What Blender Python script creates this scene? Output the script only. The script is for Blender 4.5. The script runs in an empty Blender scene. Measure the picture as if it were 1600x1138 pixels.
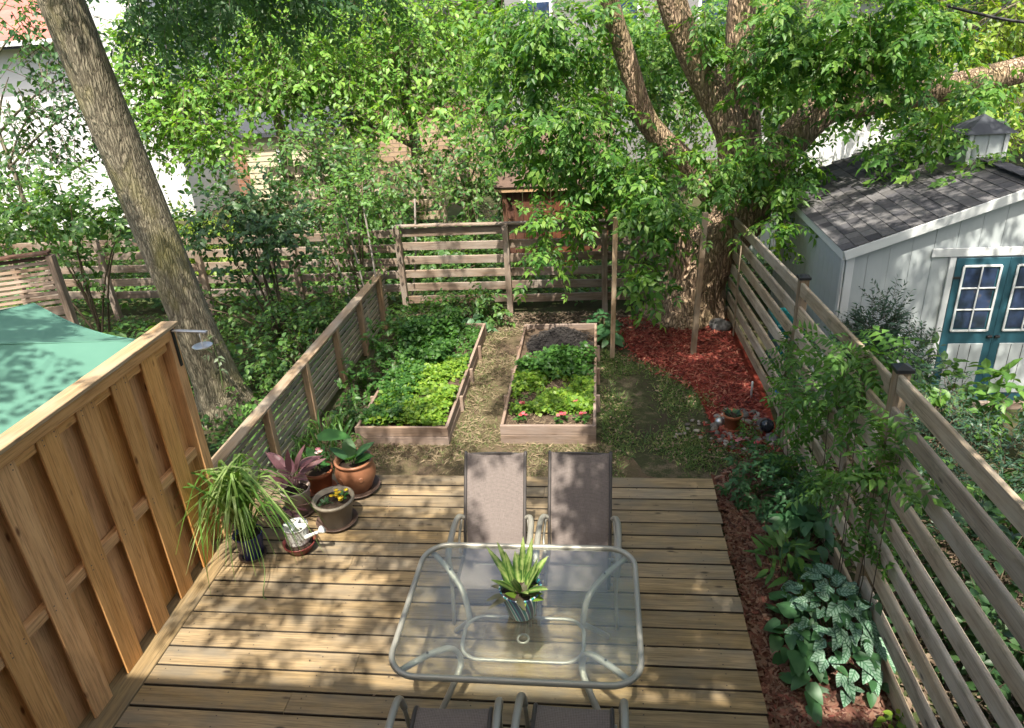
import bpy, math, random
import numpy as np
from mathutils import Matrix, Vector

SC = bpy.context.scene
COL = SC.collection
rnd = random.Random(11)
NR = np.random.default_rng(11)
GZ = -0.30                                   # level of the lawn; the deck surface is z = 0

# ------------------------------------------------------------------ camera, light, exposure
cam = bpy.data.cameras.new('camera'); cam_o = bpy.data.objects.new('camera', cam); COL.objects.link(cam_o)
cam.sensor_width = 36; cam.lens = 25.479; cam.clip_start = .05; cam.clip_end = 600
rX = Vector((0.9922897, 0.1079084, -0.0609667)); uX = Vector((0.0083729, 0.4324164, 0.9016351))
fX = Vector((-0.1236570, 0.8951937, -0.4281788)); CAM = Vector((0, 0, 4.3957))
cam_o.matrix_world = Matrix(((rX.x, uX.x, -fX.x, CAM.x), (rX.y, uX.y, -fX.y, CAM.y), (rX.z, uX.z, -fX.z, CAM.z), (0, 0, 0, 1)))
SC.camera = cam_o
SUN_DIR = Vector((0.02, -0.48, 0.877)).normalized()      # towards the sun: high, behind the house
el = math.asin(SUN_DIR.z); az = math.atan2(SUN_DIR.x, SUN_DIR.y)
world = bpy.data.worlds.new('World'); SC.world = world; world.use_nodes = True
wn = world.node_tree.nodes; wn.clear()
wo = wn.new('ShaderNodeOutputWorld'); wb = wn.new('ShaderNodeBackground'); sk = wn.new('ShaderNodeTexSky')
sk.sky_type = 'NISHITA'; sk.sun_disc = False; sk.sun_elevation = el; sk.sun_rotation = az
sk.dust_density = 5.0; sk.air_density = 1.0; sk.ozone_density = 0.0
wb.inputs['Strength'].default_value = 0.125
world.node_tree.links.new(sk.outputs[0], wb.inputs[0]); world.node_tree.links.new(wb.outputs[0], wo.inputs[0])
sun = bpy.data.lights.new('sun', 'SUN'); sun.energy = 3.8; sun.angle = math.radians(0.55); sun.color = (1, .94, .82)
sun_o = bpy.data.objects.new('sun', sun); COL.objects.link(sun_o)
sun_o.rotation_euler = (-SUN_DIR).to_track_quat('-Z', 'Y').to_euler(); sun_o.location = (0, -10, 20)
SC.view_settings.view_transform = 'Standard'; SC.view_settings.look = 'None'
SC.view_settings.gamma = 1; SC.view_settings.use_curve_mapping = False; SC.view_settings.exposure = 1.52

# ------------------------------------------------------------------ helpers
WM = {}
def put(o, W, parent=None):
    COL.objects.link(o)
    if parent is not None:
        o.parent = parent; o.matrix_basis = WM[parent.name].inverted() @ W
    else: o.matrix_basis = W
    WM[o.name] = W
    return o
def tag(o, label=None, cat=None, group=None, kind=None):
    if label: o['label'] = label
    if cat: o['category'] = cat
    if group: o['group'] = group
    if kind: o['kind'] = kind
    return o
def thing(name, label, cat, loc=(0, 0, 0), group=None):
    o = bpy.data.objects.new(name, None); o.empty_display_size = .1
    put(o, Matrix.Translation(loc)); return tag(o, label, cat, group)
def part(name, me, parent=None, W=None, label=None, kind=None):
    o = bpy.data.objects.new(name, me); put(o, W if W is not None else Matrix(), parent)
    return tag(o, label, None, None, kind)
def mk(V, F, mat, smooth=False, name='m'):
    me = bpy.data.meshes.new(name); me.from_pydata([tuple(v) for v in V], [], F)
    if mat: me.materials.append(mat)
    if smooth: me.polygons.foreach_set('use_smooth', [True] * len(me.polygons))
    return me
def mk_np(V, F, mat, smooth=False):                     # V (n,3) F (m,k) constant k
    me = bpy.data.meshes.new('m'); V = np.asarray(V, np.float32); F = np.asarray(F, np.int32); k = F.shape[1]
    me.vertices.add(len(V)); me.vertices.foreach_set('co', V.ravel())
    me.loops.add(F.size); me.loops.foreach_set('vertex_index', F.ravel())
    me.polygons.add(len(F)); me.polygons.foreach_set('loop_start', np.arange(0, F.size, k, dtype=np.int32))
    me.polygons.foreach_set('loop_total', np.full(len(F), k, np.int32))
    if smooth: me.polygons.foreach_set('use_smooth', np.ones(len(F), bool))
    me.update(calc_edges=True)
    if mat: me.materials.append(mat)
    return me
def frame(x, n, o):
    x = Vector(x).normalized(); n = Vector(n); z = (n - x * n.dot(x))
    if z.length < 1e-5: z = x.orthogonal()
    z.normalize(); y = z.cross(x)
    return Matrix(((x.x, y.x, z.x, o[0]), (x.y, y.y, z.y, o[1]), (x.z, y.z, z.z, o[2]), (0, 0, 0, 1)))
_bx = {}
def box_me(dx, dy, dz, mat, bev=.005):                  # chamfered bar, grain along X
    key = (round(dx, 3), round(dy, 3), round(dz, 3), mat.name, bev)
    if key in _bx: return _bx[key]
    a, b = dy / 2, dz / 2; c = min(bev, a * .45, b * .45)
    o = [(-a + c, -b), (a - c, -b), (a, -b + c), (a, b - c), (a - c, b), (-a + c, b), (-a, b - c), (-a, -b + c)]
    V = [(-dx / 2, y, z) for y, z in o] + [(dx / 2, y, z) for y, z in o]
    F = [(i, (i + 1) % 8, 8 + (i + 1) % 8, 8 + i) for i in range(8)]
    F = [f[::-1] for f in F] + [tuple(range(8)), tuple(range(15, 7, -1))]
    F = [f[::-1] for f in F]
    _bx[key] = mk(V, F, mat); return _bx[key]
def deck_board_me(dx, dy, dz):                            # worn top; long edges painted dark for the shade in the gaps
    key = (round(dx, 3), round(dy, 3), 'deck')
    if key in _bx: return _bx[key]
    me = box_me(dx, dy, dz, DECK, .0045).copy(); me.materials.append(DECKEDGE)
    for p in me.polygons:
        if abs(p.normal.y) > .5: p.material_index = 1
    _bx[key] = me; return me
def bar(name, p0, p1, w, t, mat, parent, n=(0, 0, 1), bev=.005, label=None):
    p0 = Vector(p0); p1 = Vector(p1)
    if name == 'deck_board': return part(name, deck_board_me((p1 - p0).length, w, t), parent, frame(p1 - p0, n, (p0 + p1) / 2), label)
    return part(name, box_me((p1 - p0).length, w, t, mat, bev), parent, frame(p1 - p0, n, (p0 + p1) / 2), label)
def tube_geo(pts, rad, sides=10, cap=True, noise=0, seed=0, flat=1.0):
    pts = [Vector(p) for p in pts]; n = len(pts)
    if not hasattr(rad, '__len__'): rad = [rad] * n
    V = []; F = []; up = Vector((0.13, .31, .94)); r_ = random.Random(seed); ph = [r_.uniform(0, 6.28) for _ in range(6)]
    for i in range(n):
        d = (pts[min(i + 1, n - 1)] - pts[max(i - 1, 0)]).normalized()
        if abs(d.dot(up)) > .97: up = Vector((1, .1, .2))
        x = (up - d * d.dot(up)).normalized(); y = d.cross(x); up = x
        for k in range(sides):
            a = 2 * math.pi * k / sides; q = 1
            if noise: q = 1 + noise * (math.sin(3 * a + ph[0] + i * .23) * .45 + math.sin(7 * a + ph[1] - i * .31) * .35 + math.sin(11 * a + ph[2] + i * .5) * .25 + r_.uniform(-.25, .25))
            V.append(pts[i] + (x * math.cos(a) + y * math.sin(a) * flat) * rad[i] * q)
    for i in range(n - 1):
        for k in range(sides):
            F.append((i * sides + k, i * sides + (k + 1) % sides, (i + 1) * sides + (k + 1) % sides, (i + 1) * sides + k))
    if cap: F.append(tuple(range(sides - 1, -1, -1))); F.append(tuple(range((n - 1) * sides, n * sides)))
    return V, F
def spline(P, m=6):
    P = [Vector(p) for p in P]; out = []
    Q = [P[0] * 2 - P[1]] + P + [P[-1] * 2 - P[-2]]
    for i in range(1, len(Q) - 2):
        for k in range(m):
            t = k / m; a, b, c, d = Q[i - 1], Q[i], Q[i + 1], Q[i + 2]
            out.append(.5 * ((2 * b) + (c - a) * t + (2 * a - 5 * b + 4 * c - d) * t * t + (3 * b - a - 3 * c + d) * t ** 3))
    return out + [P[-1]]
def lerp_list(R, n):
    return list(np.interp(np.linspace(0, len(R) - 1, n), range(len(R)), R))
def tube(name, pts, rad, mat, parent, sides=10, m=6, noise=0, seed=0, smooth=True, label=None, flat=1.0):
    S = spline(pts, m) if m > 1 else pts
    R = lerp_list(rad, len(S)) if hasattr(rad, '__len__') else rad
    V, F = tube_geo(S, R, sides, True, noise, seed, flat); return part(name, mk(V, F, mat, smooth), parent, None, label)
def lathe_me(prof, mat, seg=28, smooth=True):
    V = []; F = []; n = len(prof)
    for r, z in prof:
        for k in range(seg):
            a = 2 * math.pi * k / seg; V.append((r * math.cos(a), r * math.sin(a), z))
    for i in range(n - 1):
        for k in range(seg): F.append((i * seg + k, i * seg + (k + 1) % seg, (i + 1) * seg + (k + 1) % seg, (i + 1) * seg + k))
    F.append(tuple(range(seg - 1, -1, -1))); F.append(tuple(range((n - 1) * seg, n * seg)))
    return mk(V, F, mat, smooth)
T = lambda x, y, z: Matrix.Translation((x, y, z))

# ------------------------------------------------------------------ materials
class NT:
    def __init__(s, name):
        s.m = bpy.data.materials.new(name); s.m.use_nodes = True; s.t = s.m.node_tree; s.n = s.t.nodes; s.n.clear()
        s.out = s.n.new('ShaderNodeOutputMaterial')
    def new(s, ty, **kw):
        x = s.n.new(ty)
        for k, v in kw.items():
            if k in x.inputs.keys(): x.inputs[k].default_value = v
            else: setattr(x, k, v)
        return x
    def L(s, a, b): s.t.links.new(a, b)
    def math(s, op, a, b=None, c=None):
        x = s.n.new('ShaderNodeMath'); x.operation = op
        for i, v in enumerate((a, b, c)):
            if v is None: continue
            if isinstance(v, (int, float)): x.inputs[i].default_value = v
            else: s.L(v, x.inputs[i])
        return x.outputs[0]
    def ramp(s, fac, stops):
        r = s.n.new('ShaderNodeValToRGB'); e = r.color_ramp.elements
        while len(e) < len(stops): e.new(.5)
        for i, (p, c) in enumerate(stops): e[i].position = p; e[i].color = (*c, 1)
        s.L(fac, r.inputs[0]); return r.outputs[0]
    def mix(s, fac, a, b, blend='MIX'):
        x = s.n.new('ShaderNodeMix'); x.data_type = 'RGBA'; x.blend_type = blend
        for i, v in ((0, fac), (6, a), (7, b)):
            if isinstance(v, (int, float)): x.inputs[i].default_value = v
            elif isinstance(v, tuple): x.inputs[i].default_value = (*v, 1)
            else: s.L(v, x.inputs[i])
        return x.outputs[2]
    def noise(s, vec, scale, detail=4, rough=.55):
        x = s.new('ShaderNodeTexNoise', Scale=scale, Detail=detail, Roughness=rough)
        if vec is not None: s.L(vec, x.inputs['Vector'])
        return x.outputs[0]
    def coord(s, scale=(1, 1, 1), rnd_off=True, kind='Object'):
        tc = s.n.new('ShaderNodeTexCoord'); mp = s.n.new('ShaderNodeMapping'); mp.inputs['Scale'].default_value = scale
        s.L(tc.outputs[kind], mp.inputs['Vector'])
        if rnd_off:
            oi = s.n.new('ShaderNodeObjectInfo'); cx = s.n.new('ShaderNodeCombineXYZ')
            for i, k in enumerate((37., 53., 71.)): s.L(s.math('MULTIPLY', oi.outputs['Random'], k), cx.inputs[i])
            s.L(cx.outputs[0], mp.inputs['Location'])
        return mp.outputs[0]
    def bump(s, h, strength=.3, dist=.01):
        b = s.new('ShaderNodeBump', Strength=strength, Distance=dist); s.L(h, b.inputs['Height']); return b.outputs[0]
    def pbr(s, col, rough=.7, bump=None, spec=.3, metal=0):
        p = s.n.new('ShaderNodeBsdfPrincipled')
        if isinstance(col, tuple): p.inputs['Base Color'].default_value = (*col, 1)
        else: s.L(col, p.inputs['Base Color'])
        if isinstance(rough, (int, float)): p.inputs['Roughness'].default_value = rough
        else: s.L(rough, p.inputs['Roughness'])
        p.inputs['Specular IOR Level'].default_value = spec; p.inputs['Metallic'].default_value = metal
        if bump is not None: s.L(bump, p.inputs['Normal'])
        s.L(p.outputs[0], s.out.inputs[0]); return p

def wood(name, c1, c2, dark, grain=1.0, knots=0.5, grey=None, rough=.8, bumpk=.35, moss=None, vary=.36):
    s = NT(name); v = s.coord((1.2, 14, 14)); n1 = s.noise(v, 1.6 * grain, 5, .6)
    col = s.ramp(n1, [(.3, c1), (.62, c2)])
    v2 = s.coord((3, 90, 90)); n2 = s.noise(v2, 1.0, 3, .7)
    col = s.mix(s.ramp(n2, [(.36, (.8,) * 3), (.52, (0,) * 3)]), col, s.mix(.6, col, dark))
    if grey:
        n3 = s.noise(s.coord((1.2, 3, 3)), 1.4, 4, .6); col = s.mix(s.ramp(n3, [(.42, (0,) * 3), (.68, (.8,) * 3)]), col, grey)
    if moss:
        n4 = s.noise(s.coord((2.2, 5, 5)), 1.7, 5, .65); col = s.mix(s.ramp(n4, [(.55, (0,) * 3), (.75, (.65,) * 3)]), col, moss)
    if knots:
        vo = s.new('ShaderNodeTexVoronoi', Scale=1.0); vo.feature = 'F1'; s.L(s.coord((2.6, 7.5, 7.5)), vo.inputs['Vector'])
        vo.inputs['Randomness'].default_value = 1
        k = s.ramp(vo.outputs['Distance'], [(.05, (1,) * 3), (.13, (0,) * 3)])
        col = s.mix(s.math('MULTIPLY', k, knots), col, dark)
    oi = s.n.new('ShaderNodeObjectInfo'); hs = s.n.new('ShaderNodeHueSaturation')
    s.L(s.math('MULTIPLY_ADD', oi.outputs['Random'], vary, 1 - vary / 2), hs.inputs['Value'])
    s.L(s.math('MULTIPLY_ADD', s.math('FRACT', s.math('MULTIPLY', oi.outputs['Random'], 7.3)), .24 if vary > .3 else .12, .88 if vary > .3 else .95), hs.inputs['Saturation'])
    s.L(col, hs.inputs['Color'])
    h = s.math('MULTIPLY_ADD', n2, .6, n1)
    s.pbr(hs.outputs[0], rough, s.bump(h, bumpk, .006), .25); return s.m
def leafmat(name, cols, trans=.45, rough=.45, tcol=None, yellow=None):
    s = NT(name); g = s.n.new('ShaderNodeNewGeometry'); oi = s.n.new('ShaderNodeObjectInfo')
    f = s.math('FRACT', s.math('ADD', g.outputs['Random Per Island'], oi.outputs['Random']))
    n = s.noise(s.coord(rnd_off=False), 1.1, 3)
    f2 = s.math('MULTIPLY_ADD', f, .7, s.math('MULTIPLY', n, .3))
    k = len(cols); col = s.ramp(f2, [(.12 + .76 * i / max(1, k - 1), c) for i, c in enumerate(cols)])
    p = s.pbr(col, rough, None, .45)
    tr = s.n.new('ShaderNodeBsdfTranslucent')
    tint = s.mix(1.0, col, tcol or (1.5, 1.45, .55), 'MULTIPLY'); s.L(tint, tr.inputs['Color'])
    mx = s.n.new('ShaderNodeMixShader'); mx.inputs[0].default_value = trans
    s.L(p.outputs[0], mx.inputs[1]); s.L(tr.outputs[0], mx.inputs[2]); s.L(mx.outputs[0], s.out.inputs[0]); return s.m
def plain(name, c, rough=.6, spec=.3, metal=0, var=.25, scale=9, bump=.1, lvar=0):
    s = NT(name); v = s.coord(); n = s.noise(v, scale, 5, .6)
    col = s.mix(n, tuple(x * (1 - var) for x in c), tuple(min(1, x * (1 + var)) for x in c))
    if lvar:
        oi = s.n.new('ShaderNodeObjectInfo'); hs = s.n.new('ShaderNodeHueSaturation')
        s.L(s.math('MULTIPLY_ADD', oi.outputs['Random'], lvar, 1 - lvar / 2), hs.inputs['Value']); s.L(col, hs.inputs['Color']); col = hs.outputs[0]
    s.pbr(col, rough, s.bump(n, bump, .01), spec, metal); return s.m
def bark(name, c1, c2, moss=None, sc=(9, 9, 1.6), bump=.9, dist=.03):
    s = NT(name); v = s.coord(sc, rnd_off=False); n = s.noise(v, 2.2, 6, .65)
    w = s.new('ShaderNodeTexVoronoi', Scale=2.4); w.feature = 'DISTANCE_TO_EDGE'
    wv = s.n.new('ShaderNodeVectorMath'); wv.operation = 'ADD'; s.L(v, wv.inputs[0])
    nn = s.new('ShaderNodeTexNoise', Scale=1.6, Detail=3); s.L(v, nn.inputs['Vector']); s.L(nn.outputs['Color'], wv.inputs[1]); s.L(wv.outputs[0], w.inputs['Vector'])
    e = s.ramp(w.outputs['Distance'], [(0, (0,) * 3), (.28, (1,) * 3)])
    h = s.math('MULTIPLY_ADD', e, .7, s.math('MULTIPLY', n, .6))
    col = s.ramp(h, [(.25, c1), (.8, c2)])
    if moss: col = s.mix(s.ramp(s.noise(s.coord((1, 1, .5), False), 2.2, 4), [(.5, (0,) * 3), (.7, (.7,) * 3)]), col, moss)
    s.pbr(col, .9, s.bump(h, bump, dist), .15); return s.m

CEDAR = wood('cedar_new', (.52, .265, .10), (.66, .365, .155), (.16, .065, .025), .8, 1.0, None, .75, .3, None, .2)
DECK = wood('deck_wood', (.205, .145, .078), (.33, .24, .135), (.05, .037, .027), 1, .9, (.155, .135, .105), .8, .6)
DECKEDGE = plain('gap_shade_edge', (.045, .036, .027), .9, .1, 0, .5, 20)  # near-black colour that paints gap shade onto the deck board edges
GREYWOOD = wood('fence_grey', (.29, .215, .145), (.45, .35, .25), (.08, .06, .05), 1, .95, (.47, .40, .315), .85, .45, (.13, .12, .065))
BACKWOOD = wood('fence_brown', (.15, .105, .075), (.26, .19, .14), (.045, .03, .022), 1, .4, (.27, .235, .2), .85, .45)
LATWOOD = wood('lattice_wood', (.25, .20, .14), (.39, .325, .24), (.06, .045, .03), 1, .4, (.24, .23, .19), .85, .4, (.15, .16, .09))
POSTWOOD = wood('post_wood', (.33, .20, .11), (.46, .30, .17), (.12, .065, .03), .9, .6, (.3, .24, .18), .8, .35)
POLEW = wood('pole_wood', (.22, .15, .09), (.33, .235, .15), (.09, .055, .03), .9, .5, (.30, .26, .21), .85, .35)
BEDWOOD = wood('bed_wood', (.19, .13, .095), (.29, .205, .15), (.08, .05, .04), .9, .4, (.28, .22, .19), .85, .35)
DARKWOOD = wood('dark_wood', (.06, .032, .022), (.13, .065, .04), (.03, .015, .01), 1, .3, (.10, .07, .05), .8, .35)
REDWOOD = wood('red_shed_wood', (.075, .03, .02), (.13, .055, .032), (.04, .015, .01), 1, .2, None, .8, .3)
BARK1 = bark('bark_ash', (.085, .07, .05), (.27, .235, .17), (.22, .20, .07), (13, 13, 2.2), .8, .02)
BARK2 = bark('bark_maple', (.15, .10, .07), (.50, .36, .25), (.25, .20, .10), (8, 8, 1.5), 1.0, .05)
TWIG = plain('twig', (.10, .075, .05), .9)
M_MAPLE = leafmat('leaf_maple', [(.03, .09, .02), (.06, .165, .03), (.10, .23, .04), (.15, .29, .05), (.22, .34, .07)], .48)
M_ASH = leafmat('leaf_ash', [(.03, .085, .03), (.055, .13, .045), (.08, .17, .05)], .45)
M_BASS = leafmat('leaf_basswood', [(.055, .15, .022), (.11, .25, .042), (.17, .32, .055), (.24, .38, .07)], .45)
M_YEL = leafmat('leaf_yellowgreen', [(.10, .18, .02), (.19, .29, .035), (.28, .36, .045)], .45)
M_SHRUB = leafmat('leaf_shrub', [(.03, .085, .024), (.06, .145, .038), (.10, .205, .05), (.15, .27, .06)], .45)
M_DARK = leafmat('leaf_dark', [(.022, .06, .022), (.042, .10, .034), (.07, .145, .045)], .35)
M_YEW = leafmat('leaf_yew', [(.014, .04, .022), (.03, .075, .04), (.05, .10, .055)], .2)
M_BED = leafmat('leaf_bed', [(.06, .15, .015), (.13, .25, .025), (.20, .33, .035), (.26, .36, .05)], .4)
M_BEDD = leafmat('leaf_bed_dark', [(.03, .09, .02), (.055, .15, .025), (.09, .20, .035)], .4)
M_VINE = leafmat('leaf_vine', [(.055, .14, .035), (.10, .22, .045), (.15, .29, .055)], .42)
M_GRASSY = leafmat('leaf_spider', [(.07, .16, .025), (.12, .24, .04), (.20, .32, .08), (.30, .38, .16)], .35)
M_STRAW = leafmat('leaf_straw', [(.22, .165, .10), (.31, .24, .15), (.15, .11, .07)], .2, .8, (1, .95, .8))
M_LAWN = leafmat('grass_blade', [(.045, .10, .024), (.075, .15, .034), (.13, .21, .05), (.24, .24, .09)], .3, .6)
M_DRY = leafmat('dry_grass', [(.12, .095, .055), (.22, .175, .10), (.30, .25, .15), (.13, .18, .045), (.09, .16, .035)], .25, .7, (1.1, 1, .7))
M_HOSTA = leafmat('leaf_hosta', [(.04, .12, .045), (.07, .17, .065)], .35)
M_BIG = leafmat('leaf_big', [(.04, .13, .03), (.06, .18, .04)], .4)
M_CORDY = leafmat('leaf_cordyline', [(.09, .035, .045), (.18, .09, .10), (.26, .18, .16)], .35, .4, (1.3, .8, .8))
M_PINK = leafmat('petal_pink', [(.55, .04, .06), (.65, .09, .12), (.7, .2, .22)], .3, .5, (1.2, .8, .8))
M_LPINK = leafmat('petal_light_pink', [(.7, .25, .3), (.75, .4, .42)], .3, .5, (1.1, .9, .9))
M_YFLOW = leafmat('petal_yellow', [(.7, .48, .02), (.75, .58, .05)], .3, .5, (1.1, 1, .5))
M_OFLOW = leafmat('petal_orange', [(.75, .25, .03)], .3, .5, (1.1, .8, .4))
M_CHIP = leafmat('mulch_red', [(.06, .012, .01), (.15, .024, .018), (.24, .04, .028), (.30, .075, .05), (.36, .17, .11)], .05, .85, (1, 1, 1))
M_CHIPB = leafmat('mulch_brown', [(.05, .02, .015), (.12, .042, .028), (.17, .085, .055), (.22, .14, .10), (.17, .035, .025)], .05, .85, (1, 1, 1))
M_LITTER = leafmat('leaf_litter', [(.05, .033, .022), (.10, .068, .045), (.17, .12, .08), (.22, .17, .12)], .1, .85, (1, 1, 1))
TERRA = plain('terracotta', (.36, .13, .065), .75, .25, 0, .3, 6)
TERRAD = plain('terracotta_glazed', (.24, .105, .055), .4, .45, 0, .4, 5)
GREYPOT = plain('grey_glazed_pot', (.17, .145, .11), .45, .4, 0, .3, 6)
PALEPOT = plain('pale_pot', (.34, .27, .23), .6, .3, 0, .3, 8)
BLUEPOT = plain('blue_glaze', (.025, .03, .12), .25, .5, 0, .3, 5)
REDPOT = plain('oxblood_bowl', (.17, .035, .03), .35, .5, 0, .3, 5)
SAUCER = plain('dark_saucer', (.10, .065, .05), .5, .4)
SOIL = plain('soil', (.045, .032, .024), .95, .1, 0, .6, 40, .8)
BEDSOIL = plain('bed_soil', (.085, .06, .042), .95, .1, 0, .7, 14, .9)
WHITEP = plain('white_paint', (.66, .68, .66), .6, .3, 0, .08, 6)
TEALP = plain('teal_paint', (.022, .085, .115), .5, .4, 0, .25, 5)
TRIMP = plain('trim_paint', (.58, .60, .60), .5, .35, 0, .07, 6)
BLACK = plain('black_plastic', (.02, .02, .022), .45, .4)
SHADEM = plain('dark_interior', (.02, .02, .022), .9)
STEEL = plain('silver_metal', (.55, .56, .58), .35, .5, .85, .1)
ALU = plain('chair_metal', (.30, .285, .24), .45, .45, .3, .12, 5)
ALUB = plain('table_metal', (.33, .315, .27), .42, .45, .35, .12, 5)
RAILB = plain('dark_rail', (.06, .052, .048), .5, .4)
SHINGLE = plain('shed_shingle', (.115, .11, .112), .95, .12, 0, .35, 30, .5, .45)
SHINGLED = plain('shed_shingle_dark', (.07, .068, .074), .95, .12, 0, .35, 30, .5, .5)
REDROOF = plain('red_shingle', (.34, .13, .11), .9, .15, 0, .3, 8, .3, .3)
CHAR = plain('charcoal_roof', (.05, .055, .065), .85, .2, 0, .3, 8)
STUCCO = plain('white_stucco', (.54, .54, .545), .85, .2, 0, .05, 3)
BEIGE = plain('beige_siding', (.44, .39, .28), .7, .25, 0, .1, 3)
GREYS = plain('grey_siding', (.40, .41, .42), .7, .25, 0, .1, 3)
ROCK = plain('river_rock', (.21, .185, .165), .75, .3, 0, .35, 12, .3, 1.1)
DROCK = plain('dark_rock', (.12, .115, .115), .7, .3, 0, .35, 9, .4, .5)
LIMEST = plain('pale_stone', (.42, .40, .37), .9, .2, 0, .25, 8, .4)
BLUET = plain('blue_tarp', (.02, .09, .33), .4, .45, 0, .3, 6)
TEALT = plain('teal_plastic', (.01, .16, .18), .4, .45, 0, .25, 6)
WBAG = plain('white_bag', (.7, .72, .73), .5, .4, 0, .1, 6)
LBAG = plain('lightblue_bag', (.28, .47, .56), .45, .4, 0, .2, 6)
CABLE = plain('cable_black', (.015, .015, .017), .6)
def siding(name, c, pitch, gap=.5, axis=2):             # grooved boards as fine relief for far walls
    s = NT(name); tc = s.n.new('ShaderNodeTexCoord'); sp = s.n.new('ShaderNodeSeparateXYZ'); s.L(tc.outputs['Object'], sp.inputs[0])
    f = s.math('FRACT', s.math('MULTIPLY', sp.outputs[axis], 1 / pitch)); n = s.noise(tc.outputs['Object'], 3, 4)
    col = s.mix(n, tuple(x * .85 for x in c), tuple(x * 1.12 for x in c))
    g = s.ramp(f, [(0, (gap,) * 3), (.1, (1,) * 3)]); col = s.mix(1, col, g, 'MULTIPLY')
    s.pbr(col, .75, s.bump(f, .6, .02), .25); return s.m
def brickm(name, c1, c2, mortar):
    s = NT(name); tc = s.n.new('ShaderNodeTexCoord'); mp = s.n.new('ShaderNodeMapping'); mp.inputs['Rotation'].default_value = (math.pi / 2, 0, 0)
    s.L(tc.outputs['Object'], mp.inputs['Vector']); b = s.new('ShaderNodeTexBrick', Scale=1.0); s.L(mp.outputs[0], b.inputs['Vector'])
    b.inputs['Color1'].default_value = (*c1, 1); b.inputs['Color2'].default_value = (*c2, 1); b.inputs['Mortar'].default_value = (*mortar, 1)
    b.inputs['Brick Width'].default_value = .42; b.inputs['Row Height'].default_value = .14; b.inputs['Mortar Size'].default_value = .014
    s.pbr(b.outputs['Color'], .85, s.bump(b.outputs['Fac'], .5, .02), .2); return s.m
BRICK = brickm('brown_brick', (.27, .185, .12), (.34, .25, .17), (.20, .15, .11))
OBRICK = brickm('orange_brick', (.27, .13, .085), (.33, .18, .12), (.22, .17, .14))
def shed_siding():
    s = NT('shed_board_siding'); v = s.coord((1, 1, .35), False); n = s.noise(v, 5, 5, .6); n2 = s.noise(s.coord((40, 40, 1.2), False), 1, 3)
    col = s.mix(s.ramp(n, [(.45, (0,) * 3), (.75, (.55,) * 3)]), (.38, .42, .43), (.30, .345, .355))
    col = s.mix(s.math('MULTIPLY', n2, .3), col, (.55, .56, .55)); s.pbr(col, .7, s.bump(n2, .25, .004), .25); return s.m
SHEDW = shed_siding()
def tarpmat():
    s = NT('green_canopy_cloth'); v = s.coord(rnd_off=False); n = s.noise(v, 2.5, 4); w = s.noise(s.coord((60, 60, 60), False), 3, 2)
    col = s.mix(n, (.09, .215, .165), (.13, .28, .215)); p = s.pbr(col, .75, s.bump(w, .15, .003), .2)
    tr = s.n.new('ShaderNodeBsdfTranslucent'); tr.inputs[0].default_value = (.16, .42, .3, 1); mx = s.n.new('ShaderNodeMixShader'); mx.inputs[0].default_value = .2
    s.L(p.outputs[0], mx.inputs[1]); s.L(tr.outputs[0], mx.inputs[2]); s.L(mx.outputs[0], s.out.inputs[0]); return s.m
TARP = tarpmat()
def slingmat():
    s = NT('sling_fabric'); v = s.coord((1, 1, 1), False, 'UV'); sp = s.n.new('ShaderNodeSeparateXYZ'); s.L(v, sp.inputs[0])
    a = s.math('SINE', s.math('MULTIPLY', sp.outputs[0], 620)); b = s.math('SINE', s.math('MULTIPLY', sp.outputs[1], 560))
    n = s.noise(s.coord((6, 60, 60), False, 'UV'), 4, 4, .7); n2 = s.noise(s.coord((60, 6, 60), False, 'UV'), 4, 4, .7)
    f = s.math('MULTIPLY_ADD', s.math('ADD', a, b), .1, s.math('MULTIPLY_ADD', n, .6, s.math('MULTIPLY', n2, .5)))
    col = s.ramp(f, [(.3, (.085, .07, .063)), (.8, (.235, .195, .18))]); s.pbr(col, .8, s.bump(f, .4, .003), .25); return s.m
SLING = slingmat()
def glassmat():
    s = NT('rippled_glass'); v = s.coord((1, 1, 1), False); vo = s.new('ShaderNodeTexVoronoi', Scale=7); vo.inputs['Randomness'].default_value = 1
    s.L(v, vo.inputs['Vector']); n = s.noise(v, 55, 3, .6); n0 = s.noise(v, 14, 2)
    h = s.math('ADD', s.math('MULTIPLY', n, .55), s.math('MULTIPLY_ADD', vo.outputs['Distance'], .4, n0)); bp = s.bump(h, .6, .012)
    gl = s.new('ShaderNodeBsdfGlossy', Roughness=.08); gl.inputs[0].default_value = (1, 1, 1, 1); s.L(s.bump(h, .3, .006), gl.inputs['Normal'])
    rf = s.new('ShaderNodeBsdfRefraction', Roughness=.12, IOR=1.12); rf.inputs[0].default_value = (.95, .97, .95, 1); s.L(bp, rf.inputs['Normal'])
    tp = s.n.new('ShaderNodeBsdfTransparent'); tp.inputs[0].default_value = (.94, .96, .94, 1)
    df = s.n.new('ShaderNodeBsdfDiffuse'); df.inputs[0].default_value = (.48, .50, .50, 1)
    def mx(f, a, b):
        m = s.n.new('ShaderNodeMixShader')
        if isinstance(f, float): m.inputs[0].default_value = f
        else: s.L(f, m.inputs[0])
        s.L(a, m.inputs[1]); s.L(b, m.inputs[2]); return m.outputs[0]
    x = mx(.14, tp.outputs[0], rf.outputs[0]); x = mx(.008, x, df.outputs[0])
    fr = s.new('ShaderNodeFresnel', IOR=1.5)
    x = mx(s.math('MULTIPLY_ADD', fr.outputs[0], .17, .0), x, gl.outputs[0]); s.L(x, s.out.inputs[0]); return s.m
GLASS = glassmat()
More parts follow.
